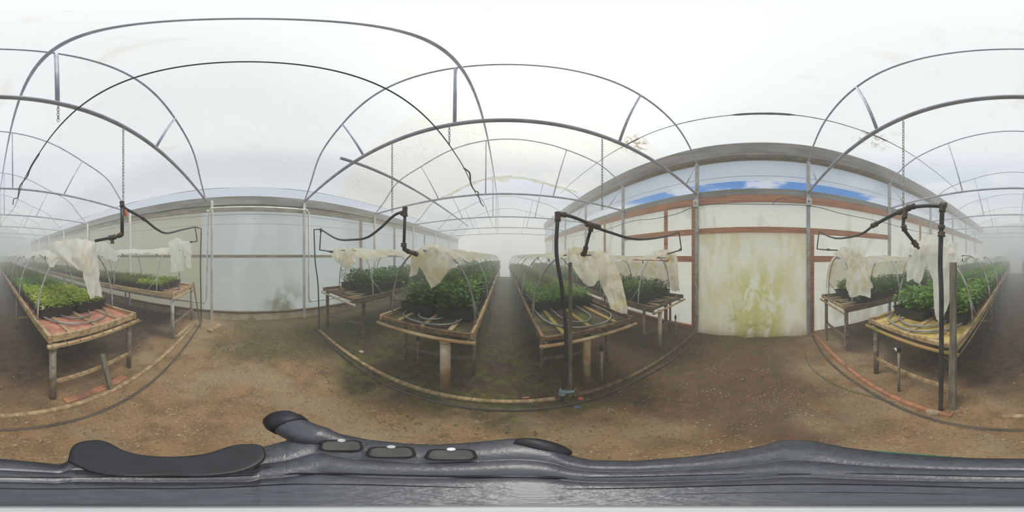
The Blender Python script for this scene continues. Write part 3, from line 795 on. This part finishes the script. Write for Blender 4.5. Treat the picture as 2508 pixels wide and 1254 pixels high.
CV = {
 'A': ('white gathered plastic cover with a long tail over the mesh-rimmed pink bench', [
    U(-1.45, [(100, 606, -1.85), (150, 590, -1.65), (190, 585, -1.5), (234, 590, -1.38)], [(130, 622, -1.75), (163, 626, -1.55), (195, 630, -1.42), (228, 622, -1.36)],
      [(165, 646, -1.55), (183, 650, -1.45), (200, 655, -1.4), (228, 648, -1.36)], [(188, 660, -1.48), (196, 668, -1.43), (206, 672, -1.4), (226, 668, -1.38)]),
    U(-1.36, [(206, 596), (220, 592), (236, 596)], [(204, 640), (222, 642), (240, 640)], [(207, 690), (228, 692), (246, 688)], [(222, 733), (238, 726), (251, 728)]),
    U(-1.42, [(234, 588), (250, 588), (266, 598), (288, 620)], [(236, 606), (250, 614), (266, 622), (288, 630)], [(238, 622), (254, 630), (268, 636), (284, 641)])]),
 'B': ('white plastic cover folded over the bench end beside the pale wall', [
    U(-1.45, [(412, 598), (424, 586), (438, 583), (452, 594)], [(417, 625), (428, 622), (441, 622), (453, 622)], [(417, 668), (428, 666), (440, 664), (453, 661)]),
    U(-1.42, [(444, 592), (456, 590), (468, 593)], [(453, 625), (460, 623), (468, 625)], [(457, 652), (463, 657), (469, 656)])]),
 'C': ('crumpled yellowish plastic cover hanging to the brown bench right of the curtain', [
    U(-1.30, [(2040, 622, -1.5), (2062, 606, -1.4), (2080, 606), (2100, 612)], [(2052, 628), (2066, 622), (2082, 622), (2100, 625)], [(2075, 640), (2080, 638), (2086, 636), (2094, 636)]),
    U(-1.30, [(2088, 612), (2096, 610), (2106, 618), (2114, 632)], [(2080, 650), (2090, 650), (2104, 650), (2120, 652)], [(2074, 690), (2088, 692), (2106, 690), (2128, 690)], [(2076, 722), (2090, 728), (2106, 722), (2128, 731)]),
    U(-1.34, [(2112, 640), (2122, 634), (2130, 642)], [(2116, 675), (2126, 676), (2132, 680)], [(2120, 705), (2126, 708), (2133, 706)])]),
 'D': ('white plastic cover bunched behind the tall black riser on the moss-railed bench', [
    U(-1.40, [(2228, 604, -1.5), (2250, 590, -1.6), (2272, 576, -1.5), (2296, 573), (2316, 582), (2342, 595, -1.5)], [(2240, 615), (2256, 608), (2276, 604), (2296, 604), (2316, 608), (2338, 612)], [(2262, 630), (2270, 628), (2282, 626), (2298, 624), (2314, 624), (2332, 624)]),
    U(-1.38, [(2228, 606), (2250, 600), (2274, 602)], [(2222, 636), (2246, 640), (2272, 642)], [(2217, 672), (2240, 664), (2264, 664)], [(2222, 691), (2238, 684), (2252, 702)]),
    U(-1.36, [(2262, 606), (2288, 600), (2316, 604)], [(2272, 650), (2298, 650), (2324, 646)], [(2284, 700), (2304, 700), (2328, 694)], [(2288, 748), (2304, 752), (2322, 742)], [(2294, 784), (2303, 787), (2312, 776)]),
    U(-1.42, [(2314, 600), (2328, 592), (2342, 594)], [(2316, 642), (2330, 640), (2344, 636)], [(2324, 688), (2332, 684), (2338, 676)])]),
 'E': ('yellow-stained plastic cover hanging in a point over the bench on the white post', [
    U(1.62, [(1008, 630, 1.6), (1028, 606), (1056, 599), (1095, 604), (1142, 646, 1.8)], [(1022, 640), (1038, 626), (1064, 622), (1096, 628), (1132, 650, 1.75)],
      [(1032, 658), (1046, 654), (1068, 652), (1092, 650), (1116, 654)], [(1044, 684), (1052, 682), (1066, 678), (1084, 670), (1098, 664)], [(1054, 704), (1058, 705), (1064, 702), (1072, 697), (1080, 690)]),
    U(1.66, [(1010, 616), (1020, 612), (1032, 612)], [(1006, 645), (1018, 644), (1030, 640)], [(1003, 678), (1012, 676), (1024, 670)])]),
 'F': ('torn yellowish plastic cover trailing down the bench behind the blue valve riser', [
    U(1.72, [(1380, 614, 2.0), (1400, 606), (1424, 606), (1448, 616), (1472, 608)], [(1394, 636), (1410, 642), (1430, 648), (1456, 646), (1482, 640)],
      [(1408, 664), (1420, 672), (1436, 680), (1458, 672), (1484, 664)], [(1424, 684), (1434, 697), (1444, 702), (1456, 698), (1470, 688)]),
    U(1.64, [(1462, 612), (1478, 616), (1494, 632)], [(1462, 650), (1488, 654), (1514, 662)], [(1470, 690), (1498, 696), (1526, 704)], [(1490, 742), (1512, 748), (1535, 746)], [(1496, 756), (1512, 764), (1533, 772)])]),
 'G': ('faded pinkish plastic cover over the dark bench by the pale wall', [
    U(1.80, [(812, 614), (826, 606), (846, 604), (862, 612), (874, 636)], [(816, 630), (828, 632), (842, 634), (858, 636), (870, 644)], [(830, 646), (838, 650), (848, 654), (858, 650), (866, 648)], [(846, 654), (850, 660), (854, 663), (858, 658), (862, 654)])]),
 'H': ('rolled plastic cover with a hanging end on the corner bench left of the curtain', [
    U(1.78, [(1600, 616), (1618, 612), (1636, 612), (1648, 620)], [(1602, 622), (1618, 626), (1636, 628), (1648, 626)], [(1606, 626), (1620, 630), (1636, 632), (1646, 630)]),
    U(1.74, [(1636, 618), (1648, 618), (1657, 624)], [(1640, 652), (1651, 654), (1661, 656)], [(1644, 692), (1654, 696), (1664, 700)], [(1647, 712), (1656, 714), (1666, 709)])]),
}
CD0 = {'A': .3, 'B': .25, 'C': .1, 'D': .3, 'E': .2, 'F': .4, 'G': .3, 'H': .2}
for k, (lb, pcs) in CV.items():
    q = BD[k]
    t_ = thing('plastic_cover', lb, 'plastic cover', (q['xc'], q['s']*q['y0'], q['zt']+.87), 'plastic covers over the benches')
    cover_strip(k, t_, CD0[k], {'A': .8, 'E': .95, 'G': 1.0, 'C': .8}.get(k, .65))
    for rws in pcs: cloth(rws, 9, .020, 8, fold=.013).build('hanging_fold', q['col'], t_)
# side sheets hanging on the far sides of two benches
for k, sx, y0_, y1_ in (('C', 1, .1, 5.0), ('H', 1, .2, 4.0)):
    q = BD[k]; a_ = (q['x1']-q['x0'])/2-.0; rows = []
    for i in range(9):
        th = pi/2-.6-(pi/2-.75)*i/8
        rows.append([Vector((q['xc']+sx*(a_*cos(th)+.012), q['s']*(q['y0']+y0_+(y1_-y0_)*j/30), q['zt']-.06+.93*sin(th)**.8+.03*mnoise.noise(Vector((j*.6, i, 0)))*(i == 8)+.0)) for j in range(31)])
    tag(MB().grid(rows).build('side_sheet', 'cover_film'), 'yellowed plastic sheet hanging along the wall side of %s' % q['d'], 'plastic sheet')

# mist lines with hanging nozzles under the covers
for k in BD:
    q = BD[k]; t_ = thing('mist_line', 'thin grey mist pipe under the hoops of %s' % q['d'], 'pipe', (q['xc'], q['s']*q['y0'], q['zt']+.8), 'mist lines')
    z = q['zt']+.835
    MB().tube([(q['xc'], q['s']*(q['y0']+.1), z), (q['xc'], q['s']*(q['y0']+q['L']-.2), z)], .011, 6).build('pipe', 'grey_hose', t_)
    for m_ in range(9):
        y = q['s']*(q['y0']+.7+1.1*m_)
        MB().tube([(q['xc'], y, z), (q['xc'], y, z-.06), (q['xc'], y, z-.075), (q['xc'], y, z-.11), (q['xc'], y, z-.13)], .005, 6, radii=[.004, .004, .011, .011, .003]).build('nozzle', 'black_pipe', t_)

# ------------------------------------------------------------------ black supply pipes
def fitting(p0, p1, r, parent, mat='rusty_fitting'):
    p0, p1 = Vector(p0), Vector(p1); d = p1-p0
    MB().tube([p0, p0+d*.08, p0+d*.4, p0+d*.6, p0+d*.92, p1], r, 12, radii=[r, r*1.18, r*1.02, r*1.02, r*1.18, r]).build('fitting', mat, parent)
def pipe(label, loc, runs, fits=(), group='black supply pipes'):
    t_ = thing('supply_pipe', label, 'pipe', loc, group)
    for pts, r, curved in runs:
        MB().tube(cr(pts, 8) if curved else [Vector(p) for p in pts], r, 12).build('pipe', 'black_pipe', t_)
    for a, b_, r in fits: fitting(a, b_, r, t_)
    return t_
V = Vector
def near(p, q_, l): p, q_ = V(p), V(q_); return p+(q_-p).normalized()*l
# moss-railed bench side (D and C)
yd = -1.13
top = on_y(2308, 505, yd); gb = V((top.x-.0, yd, gz(top.x)-.02)); gb.x = .565
tee = on_y(2218, 512, yd); e2 = on_y(2212, 560, -1.12); e3 = on_y(2250, 608, -1.34); mid = on_y(2140, 552, yd); c1 = on_y(2055, 584, yd); c0 = on_y(2006, 566, yd-.0); c2 = on_y(2001, 610, yd); c3 = on_y(2052, 613, -1.36)
j = on_y(2230, 508, yd)
t_ = pipe('tall black riser and overhead pipe feeding the moss-railed bench and brown bench', (gb.x, yd, 0), [
    ([gb, on_y(2306, 760, yd), on_y(2303, 640, yd), top+V((0, 0, -.02))], .019, True),
    ([top, on_y(2270, 504, yd), j, tee], .017, True),
    ([tee, on_y(2180, 530, yd), mid], .018, True),
    ([mid, on_y(2105, 575, yd), c1, on_y(2028, 578, yd), c0], .014, True), ([c0, c2], .012, False), ([c2, on_y(2025, 612, -1.2), c3], .012, False),
    ([tee, on_y(2213, 540, yd), e2], .016, True), ([e2, e3], .016, False)],
    [(top+V((.012, 0, .012)), top+V((-.03, 0, 0)), .024), (top+V((0, 0, .02)), top+V((0, 0, -.05)), .024), (on_y(2306, 568, yd), on_y(2306, 580, yd), .027), (on_y(2306, 552, yd), on_y(2306, 560, yd), .026),
     (near(tee, j, .05), near(tee, mid, .09), .026), (tee, near(tee, e2, .09), .023), (near(mid, tee, .05), near(mid, c1, .03), .026),
     (near(e2, tee, .03), near(e2, e3, .03), .024), (near(e3, e2, .10), near(e3, e2, .04), .026), (near(c3, c2, .26), near(c3, c2, .2), .02), (on_y(2240, 505, yd), on_y(2222, 509, yd), .025)])
# blue valve riser side (F and H)
yf = 1.345
top = on_y(1366, 527, yf); fb = V((.50, yf, gz(.5)-.02)); tee = on_y(1450, 552, yf); f2 = on_y(1440, 585, 1.40); f3 = on_y(1431, 622, 1.5)
h1 = on_y(1560, 586, yf); h0 = on_y(1663, 569, yf+.1); h2 = on_y(1669, 612, yf+.15); h3 = on_y(1634, 622, 1.70)
t_ = pipe('black riser with pale blue valve and its overhead arm beside the dark aisle', (.5, yf, 0), [
    ([fb, on_y(1387, 850, yf), on_y(1378, 720, yf), on_y(1363, 620, yf), top], .018, True),
    ([top, on_y(1390, 528, yf), on_y(1420, 538, yf), tee], .016, True), ([tee, on_y(1490, 568, yf), h1, on_y(1625, 580, yf+.05), h0], .015, True),
    ([h0, h2], .012, False), ([h2, h3], .013, False), ([tee, f2], .016, True), ([f2, f3], .016, False)],
    [(top+V((-.0, 0, .03)), top+V((0, 0, -.06)), .024), (on_y(1366, 524, yf), on_y(1386, 526, yf), .023), (near(tee, top, .07), near(tee, h1, .09), .026), (tee, near(tee, f2, .06), .024), (near(f3, f2, .09), f3, .024), (f3, near(f3, V((.85, 1.9, f3.z)), .05), .024), (h2+V((0, 0, .03)), near(h2, h3, .05), .018)])
MB().tube([fb+V((0, 0, .13)), fb+V((0, 0, .16)), fb+V((0, 0, .22)), fb+V((0, 0, .25))], .03, 14, radii=[.026, .034, .034, .026]).build('valve_body', 'valve_blue', t_)
MB().tube([fb+V((0, -.0, .19)), fb+V((.075, -.03, .21)), fb+V((.10, -.04, .21))], .018, 12, radii=[.02, .02, .014]).build('valve_arm', 'valve_blue', t_)
MB().tube(cr([fb+V((.09, -.03, .2)), fb+V((.14, -.0, .23)), fb+V((.17, .02, .15)), fb+V((.165, .03, .03))], 5), .004, 6).build('valve_lead', 'orange_plastic', t_)
# white-post bench side (E and G)
ye = 1.36
a0 = on_y(992, 517, ye); a1 = on_y(989, 612, ye); a2 = on_y(1022, 623, 1.52); s1 = on_y(930, 560, ye); s2 = on_y(865, 587, ye); g0 = on_y(786, 562, ye)
rb = V((-3.05, 1.42, gz(-3.05)-.02)); rt = on_y(769, 562, ye+.0)
g1_ = on_y(783, 612, ye); g2_ = on_y(814, 617, 1.45)
t_ = pipe('black pipe arm sagging from the pale wall riser to the drop over the white-post bench', (a0.x, ye, 0), [
    ([a0, a1], .016, False), ([a1, a2], .015, False), ([a0, on_y(965, 528, ye), s1, on_y(898, 582, ye), s2, on_y(825, 585, ye), g0], .015, True),
    ([g0, rt], .012, False), ([rt, on_y(772, 640, ye+.02), on_y(779, 700, ye+.04), rb], .014, True), ([g0, g1_], .012, False), ([g1_, g2_], .011, False)],
    [(a0+V((0, 0, .045)), a0+V((0, 0, -.06)), .024), (near(a0, s1, .01), near(a0, s1, .06), .022), (a1+V((0, 0, .07)), a1+V((0, 0, .03)), .028), (a1+V((0, 0, .015)), near(a1, a2, .05), .022), (near(a2, a1, .13), near(a2, a1, .06), .024), (near(a2, a1, .04), a2, .024),
     (g0+V((0, 0, .02)), g0+V((0, 0, -.05)), .022), (near(g2_, g1_, .07), g2_, .019)])
# pink bench side (A and B)
ya = -1.10
b0 = on_y(299, 500, ya); b1 = on_y(299, 577, ya); b2 = on_y(233, 590, -1.34); m1 = on_y(350, 535, ya); m2 = on_y(410, 571, ya); w0 = on_y(478, 556, ya); w1 = on_y(493, 560, ya); wb = V((-3.78, -1.12, gz(-3.78)-.02))
w2 = on_y(483, 591, ya); w3 = on_y(466, 593, -1.2)
t_ = pipe('black pipe arm from the pale wall riser to the drop over the mesh-rimmed pink bench', (b0.x, ya, 0), [
    ([b0, b1], .018, False), ([b1, b2], .016, False), ([b0+V((0, 0, -.03)), m1, on_y(385, 562, ya), m2, on_y(445, 563, ya), w0], .015, True),
    ([w0, w1], .013, False), ([w1, on_y(491, 640, ya), on_y(492, 720, ya), wb], .014, True), ([w0, w2], .012, False), ([w2, w3], .012, False)],
    [(b0+V((0, 0, .03)), b0+V((0, 0, -.03)), .022), (b1+V((0, 0, .02)), near(b1, b2, .04), .022), (near(b2, b1, .22), near(b2, b1, .15), .024), (near(m1, m2, -.0), near(m1, m2, .03), .02), (near(w3, w2, .05), w3, .02)])
p_ = near(b2, b1, .185)
MB().tube([p_, p_+V((0, 0, -.05)), p_+V((0, 0, -.06))], .018, 12, radii=[.012, .018, .022]).build('valve_handle', 'black_pipe', t_)
o = MB().beam(b0+V((-.03, .0, -.02)), b0+V((-.06, 0, -.12)), .03, .02).build('cloth_tie', 'orange_plastic')
tag(o, 'faded orange tie knotted round the pipe elbow above the mesh-rimmed pink bench', 'tie')

# upright stakes and stubs
def stake(label, x, y, z1, w_=.045, mat='grey_wood', name='stake', top=(0, 0)):
    b = MB().beam((x, y, gz(x)-.03), (x+top[0], y+top[1], z1), w_, w_*.8)
    return tag(b.build(name, mat, bevel=.004), label, name.replace('_', ' '))
stake('tall grey wooden stake beside the black riser of the moss-railed bench', .487, -1.195, 1.70, .05)
stake('grey wooden stake standing right behind the blue valve riser', .60, 1.40, 1.69, .032)
stake('short leaning grey board under the mesh-rimmed pink bench', -1.06, -1.17, .58, .05, top=(.0, -.16))
def stub(label, x, y, h, cap='black_pipe', white=False):
    t_ = thing('pipe_stub', label, 'pipe', (x, y, gz(x)))
    MB().tube([(x, y, gz(x)-.02), (x, y, gz(x)+h)], .014, 10).build('pipe', 'leg_pipe', t_)
    MB().tube([(x, y, gz(x)+h-.02), (x, y, gz(x)+h+.04), (x, y, gz(x)+h+.07)], .02, 10, radii=[.022, .022, .01]).build('cap', cap, t_)
    if white: MB().tube([(x, y, gz(x)+h-.03), (x+.07, y-.02, gz(x)+h-.01)], .014, 10).build('outlet', 'pvc_white', t_)
stub('short upright pipe with white outlet under the moss-railed bench', 1.07, -1.22, .72, white=True)
stub('short upright pipe under the bench behind the blue valve riser', .98, 1.44, .66)
stub('short upright pipe under the bench on the white post', -1.10, 1.88, .5)
stub('short pipe stub under the corner bench left of the curtain', 2.90, 1.66, .5)
stub('short pipe stub under the brown bench right of the curtain', 2.95, -1.28, .45)

# ground boards, hoses
def gpath(pts, r): return [V((x, y, gz(x)+r*.9+.004*sin(x*5))) for x, y in pts]
def ghose(label, pts, r, mat='ground_hose', name='ground_hose'):
    tag(MB().tube(cr(gpath(pts, r), 6), r, 8).build(name, mat), label, 'hose')
ghose('dark hose along the floor edge in front of the white-post and valve benches', [(-3.05, 1.38), (-2.2, 1.33), (-1.2, 1.27), (-.4, 1.26), (.5, 1.25), (1.5, 1.27), (2.4, 1.24), (3.3, 1.28)], .016)
ghose('dark hose along the floor edge in front of the mesh-rimmed pink and moss-railed benches', [(-3.75, -1.08), (-2.6, -1.02), (-1.4, -.97), (-.5, -.95), (.2, -.955), (1.2, -1.0), (2.3, -.98), (3.25, -1.08)], .015)
def gboard(label, x0, x1, y0, y1, mat='old_wood', w_=.05, h=.035):
    b = MB().beam((x0, y0, gz(x0)+h*.55), (x1, y1, gz(x1)+h*.55), w_, h)
    tag(b.build('floor_board', mat, bevel=.004), label, 'board', 'boards along the bench ends')
gboard('pale edging board on the floor before the white-post bench', -3.1, .45, 1.42, 1.385)
gboard('brown edging board on the floor before the blue valve bench', .62, 3.3, 1.38, 1.40, 'dark_wood')
gboard('pale edging board on the floor before the mesh-rimmed pink bench', -3.6, .1, -1.20, -1.15)
gboard('brown edging board on the floor before the moss-railed bench', .45, 3.3, -1.08, -1.15, 'red_timber')
gboard('reddish plank on the soil under the mesh-rimmed pink bench', -1.35, -.6, -1.28, -1.26, 'red_timber', .09, .02)
gboard('short pale plank by the foot of the bench beside the pale wall', -3.5, -2.75, -1.27, -1.30, 'old_wood', .08, .03)
gboard('small wooden block at the foot of the pale wall panel', -3.55, -3.2, -.62, -.78, 'old_wood', .10, .05)
ghose('thin green hose lying on the gravel before the brown bench', [(2.6, -.72), (2.1, -.68), (1.6, -.78), (1.2, -.95), (.95, -1.04)], .006, 'green_hose', 'garden_hose')
ghose('thin green hose beside the dark floor hose near the white-post bench', [(-.9, 1.33), (-.4, 1.325), (0, 1.325), (.3, 1.32)], .005, 'green_hose', 'garden_hose')
# leaning slats by the wall riser
tag(MB().beam((-3.40, -1.02, .10), (-3.66, -1.28, 1.12), .028, .018).build('wooden_slat', 'dark_wood'), 'thin brown slat leaning on the bench corner by the pale wall', 'slat')
# tie at the riser foot, scraps
def scrap(name, label, x, y, w_, l_, h, mat, rot=0):
    b = MB(); n = 7; rr = random.Random(label)
    out_ = [(x+cos(rot+2*pi*i/n)*w_*rr.uniform(.7, 1.1), y+sin(rot+2*pi*i/n)*l_*rr.uniform(.7, 1.1)) for i in range(n)]
    b.poly(out_, gz(x), gz(x)+h)
    tag(b.build(name, mat, bevel=.002), label, 'scrap')
scrap('blue_scrap', 'small blue plastic scrap on the floor before the blue valve riser', .57, 1.19, .045, .014, .008, 'blue_plastic')
scrap('orange_scrap', 'small orange plastic scrap under the blue valve bench', .2, 1.47, .045, .014, .008, 'orange_plastic')
scrap('pale_chip', 'pale chip lying on the floor under the corner bench', 2.1, 1.42, .06, .03, .012, 'pvc_cream')
scrap('rubble_lump', 'grey-brown lump round the foot of the tall black riser', .60, -1.06, .055, .045, .045, 'stone')
scrap('clay_chip', 'orange clay chip beside the blue valve riser', .66, 1.30, .03, .03, .03, 'orange_plastic')
scrap('pale_chip', 'pale chip on the dark soil left of the white-post bench', -1.95, 1.62, .05, .04, .015, 'pvc_cream')
# broken board on the dark wall bench
q = BD['G']; b = MB().beam((q['x0']+.18, 1.95, q['zt']+.02), (q['x0']+.50, 1.82, q['zt']+.02), .02, .09)
tag(b.build('wood_block', 'old_wood', bevel=.004), 'pale wooden block before the trays on the dark bench by the pale wall', 'block')

# gravel, litter, weeds
def scatter(name, mat, n, fn, label, size, leafy=False):
    rr = random.Random(name); b = MB()
    for _ in range(n):
        x, y = fn(rr); z = gz(x)+.012*mnoise.noise(Vector((x, y, 0))*2.3)+.003
        s_ = size*rr.uniform(.4, 1.4)*(1+.0)
        if leafy:
            for m_ in range(5):
                an = rr.uniform(0, 6.28); leaf(b, V((x, y, z)), V((cos(an), sin(an), rr.uniform(.4, 1.6))), V((0, 0, 1)), s_, s_*.4)
        else:
            i = len(b.v); an = rr.uniform(0, 6.28); k1, k2, k3 = s_*rr.uniform(.6, 1), s_*rr.uniform(.5, 1), s_*rr.uniform(.25, .6)
            for a, c, d in ((1, 0, 0), (0, 1, 0), (-1, 0, 0), (0, -1, 0), (.1, .1, 1), (0, 0, -1)):
                xx, yy = a*k1, c*k2
                b.v.append((x+xx*cos(an)-yy*sin(an), y+xx*sin(an)+yy*cos(an), z+d*k3))
            for f in ((0, 1, 4), (1, 2, 4), (2, 3, 4), (3, 0, 4), (1, 0, 5), (2, 1, 5), (3, 2, 5), (0, 3, 5)): b.face([i+a for a in f])
    tag(b.build(name, mat), label, name, kind='stuff')
scatter('gravel', 'stone', 6500, lambda r: (r.uniform(-3.8, 3.4), r.gauss(0, .75)), 'loose pale gravel over the cross aisle floor', .009)
scatter('litter', 'litter', 2200, lambda r: (r.uniform(-3.5, 3.4), r.choice((-1, 1))*r.uniform(.7, 2.6)), 'brown leaf litter around the bench feet', .012)
scatter('weeds', 'moss', 2600, lambda r: (r.uniform(-3.7, 3.2), r.uniform(.75, 2.3)) if r.random() < .6 else (r.gauss(-3.0, .45), r.uniform(-.6, 1.3)), 'tiny moss and weed tufts on the damp floor', .016, True)

# ------------------------------------------------------------------ moulded black camera mount straight below
HM = .30
OUT = [(0, 1122), (90, 1130), (175, 1140), (300, 1150), (420, 1150), (520, 1130), (600, 1100), (640, 1085), (664, 1052), (640, 1040), (632, 1020), (660, 1000), (690, 996), (720, 1006), (760, 1032), (820, 1058), (900, 1075), (1000, 1085), (1060, 1088), (1150, 1083), (1254, 1072), (1310, 1076), (1360, 1090), (1390, 1112), (1450, 1126), (1560, 1127), (1700, 1116), (1800, 1103), (1880, 1088), (1910, 1076), (1980, 1076), (2060, 1092), (2150, 1105), (2300, 1117), (2400, 1121), (2508, 1122)]
def outv(u):
    u %= 2508
    for a, c in zip(OUT, OUT[1:]):
        if a[0] <= u <= c[0]:
            f = (u-a[0])/max(c[0]-a[0], 1); return a[1]+(c[1]-a[1])*f
    return OUT[-1][1]
def mp(u, v, h=HM):
    a, e = az_el(u, v); a = R(a); e = R(e); d = h/tan(-e)
    return V((d*sin(a), d*cos(a), CAMZ-h))
t_ = thing('camera_mount', 'black moulded plastic camera mount directly below, with grooves, slots and curved lever', 'camera mount', (0, 0, gz(0)))
us = list(range(0, 640, 12))+list(range(632, 700, 6))+list(range(700, 2508, 12))
us = sorted(set(us))
rings = []
levels = [(.02, .268), (.15, .270), (.38, .276), (.44, .277), (.46, .282), (.49, .282), (.51, .278), (.66, .281), (.68, .285), (.70, .285), (.72, .282), (.86, .288), (.95, .294), (.99, .30), (1.0, .308), (.99, .33), (.93, .345), (.3, .35), (.02, .35)]
# smooth body outline
def body_r(u):
    v_ = outv(u)
    if 160 < u < 640: v_ = 1120+8*sin((u-160)/480*pi)
    if 625 <= u <= 780: v_ = 1098 - (u-625)/155*42 if u < 700 else 1078-(u-700)/80*38
    return HM*tan(R(90-(v_-627)*180/1254))
RB = [body_r(u) for u in us]
RB = [(RB[i-1]+2*RB[i]+RB[(i+1) % len(RB)])/4 for i in range(len(RB))]
RG = sum(RB)/len(RB)
for f, h in levels:
    row = []
    for u, rb_ in zip(us, RB):
        a = R(az_el(u, 0)[0]); r_ = f*(rb_ if f > .8 else rb_*f+RG*(1-f))
        row.append(V((r_*sin(a), r_*cos(a), CAMZ-h)))
    row.append(row[0].copy()); rings.append(row)
MB().grid(rings).build('housing', 'mount_plastic', t_)
for (v0, amp_, rr_, h) in ((1165, 5, .0016, .2800), (1192, 6, .0011, .2755), (1210, 4, .0008, .2735)):
    pts = []
    for u in range(0, 2509, 24):
        v_ = v0+amp_*sin(u/2508*4*pi+1)+ (6 if 300 < u < 700 else 0)*sin((u-300)/400*pi)
        pts.append(mp(u, v_, h-.0012*0)+V((0, 0, .0)))
    pts.append(pts[0].copy()); MB().tube(pts, rr_, 6, cap=False).build('groove', 'mount_groove', t_)
# curved nose with its cap
nose = [mp(900, 1092, .292), mp(820, 1080, .291), mp(760, 1066, .290), mp(715, 1046, .292), mp(690, 1030, .295)]
MB().tube(cr(nose, 6), .02, 14, radii=[.004+.017*min(1, k/10) for k in range(len(cr(nose, 6)))]).build('nose', 'mount_plastic', t_)
cp = [mp(716, 1046, .291), mp(700, 1036, .293), mp(686, 1026, .296), mp(680, 1021, .299), mp(676, 1018, .301)]
MB().tube(cp, .02, 16, radii=[.0225, .0245, .022, .015, .004]).build('nose_cap', 'mount_dark', t_)
# slots and rivets
for u, v_, rot in ((836, 1086, .35), (958, 1102, .15), (1105, 1108, 0)):
    c = mp(u, v_+6, .276); a = R(az_el(u, 0)[0]); ex = V((cos(a), -sin(a), 0)); ey = V((sin(a), cos(a), .1)).normalized()
    def rr(w_, l_, n=5):
        o_ = []
        for cx, cy2, a0 in ((w_-.005, l_-.005, 0), (-w_+.005, l_-.005, 90), (-w_+.005, -l_+.005, 180), (w_-.005, -l_+.005, 270)):
            for k in range(n+1): an = R(a0+90*k/n); o_.append((cx+.005*cos(an), cy2+.005*sin(an)))
        return o_
    b = MB(); ol = [c+ex*x+ey*y for x, y in rr(.0145, .0095)]; ol.append(ol[0]); b.tube(ol, .0013, 6, cap=False); sl_ = b.build('slot', 'mount_groove', t_)
    b = MB(); o2 = [c+ex*x+ey*y+V((0, 0, .0005)) for x, y in rr(.0135, .0085)]; b.v += [tuple(p) for p in o2]; b.face(list(range(len(o2)))[::-1]); b.build('slot_face', 'mount_slot', sl_)
    MB().tube([c+ey*.010+V((0, 0, .000)), c+ey*.010+V((0, 0, .002))], .005, 12, radii=[.004, .003]).build('rivet', 'silver', sl_)
# lever: flat lobed plate to one side
lv = [(165, 1128), (176, 1094), (200, 1080), (240, 1076), (270, 1084), (300, 1100), (350, 1113), (420, 1117), (500, 1110), (560, 1092), (600, 1086), (640, 1090), (650, 1120), (600, 1152), (500, 1166), (400, 1165), (300, 1166), (220, 1155), (200, 1145)]
pl = cr([mp(u, v_, .262) for u, v_ in lv]+[mp(*lv[0], .262)], 4)[:-1]
b = MB(); b.poly([(p.x, p.y) for p in pl], CAMZ-.272, CAMZ-.262); b.build('lever', 'mount_dark', t_, bevel=.003)
# side bumper and green strip
bp_ = [mp(1262, 1082, .292), mp(1300, 1086, .292), mp(1340, 1097, .294), mp(1372, 1108, .296), mp(1388, 1116, .298)]
MB().tube(cr(bp_, 5), .01, 12, radii=[.003+.009*sin(pi*min(1, .12+k/24)) for k in range(len(cr(bp_, 5)))]).build('bumper', 'mount_dark', t_)
gs_ = [mp(u, 1102+(u-2090)*.08, .3035) for u in range(2090, 2350, 20)]
MB().tube(gs_, .0022, 6).build('green_strip', 'mount_green', t_)
# silver hub under the camera and the pole that carries it
MB().tube([(0, 0, CAMZ-.268), (0, 0, CAMZ-.262), (0, 0, CAMZ-.258)], .02, 24, radii=[.011, .010, .006]).build('hub', 'silver', t_)
MB().tube([(0, 0, CAMZ-.35), (0, 0, .12)], .016, 14).build('pole', 'black_pipe', t_)
for a in (90, 210, 330):
    MB().tube([(0, 0, .16), (.24*cos(R(a)), .24*sin(R(a)), gz(.24*cos(R(a)))+.008)], .010, 8).build('foot', 'black_pipe', t_)

# ------------------------------------------------------------------ mist filling the house
import bmesh
pr = [(XW+.0, -.2)]+[(x, z-.06) for x, z in FF[::3] if x < 3.4]+[(XE-.0, CAMZ+2.7), (XE-.0, -.2)]
n = len(pr)
for y0_, y1_, mt_, lb in ((-2.8, 2.6, 'mist', 'thin haze over the cross aisle and camera mount'), (2.602, YN-.05, 'thick_mist', 'pale thick mist beyond the white-post bench end'), (YS+.05, -2.802, 'thick_mist', 'pale thick mist beyond the mesh-rimmed pink bench end')):
    b = MB()
    b.v += [(x, y0_, z) for x, z in pr]+[(x, y1_, z) for x, z in pr]
    b.face(list(range(n))); b.face([n+i for i in range(n)][::-1])
    for i in range(n): b.face([i, n+i, n+(i+1) % n, (i+1) % n])
    mo = b.build('mist', mt_)
    bm_ = bmesh.new(); bm_.from_mesh(mo.data); bmesh.ops.recalc_face_normals(bm_, faces=bm_.faces); bm_.to_mesh(mo.data); bm_.free()
    tag(mo, lb, 'mist', kind='stuff')
shorten()
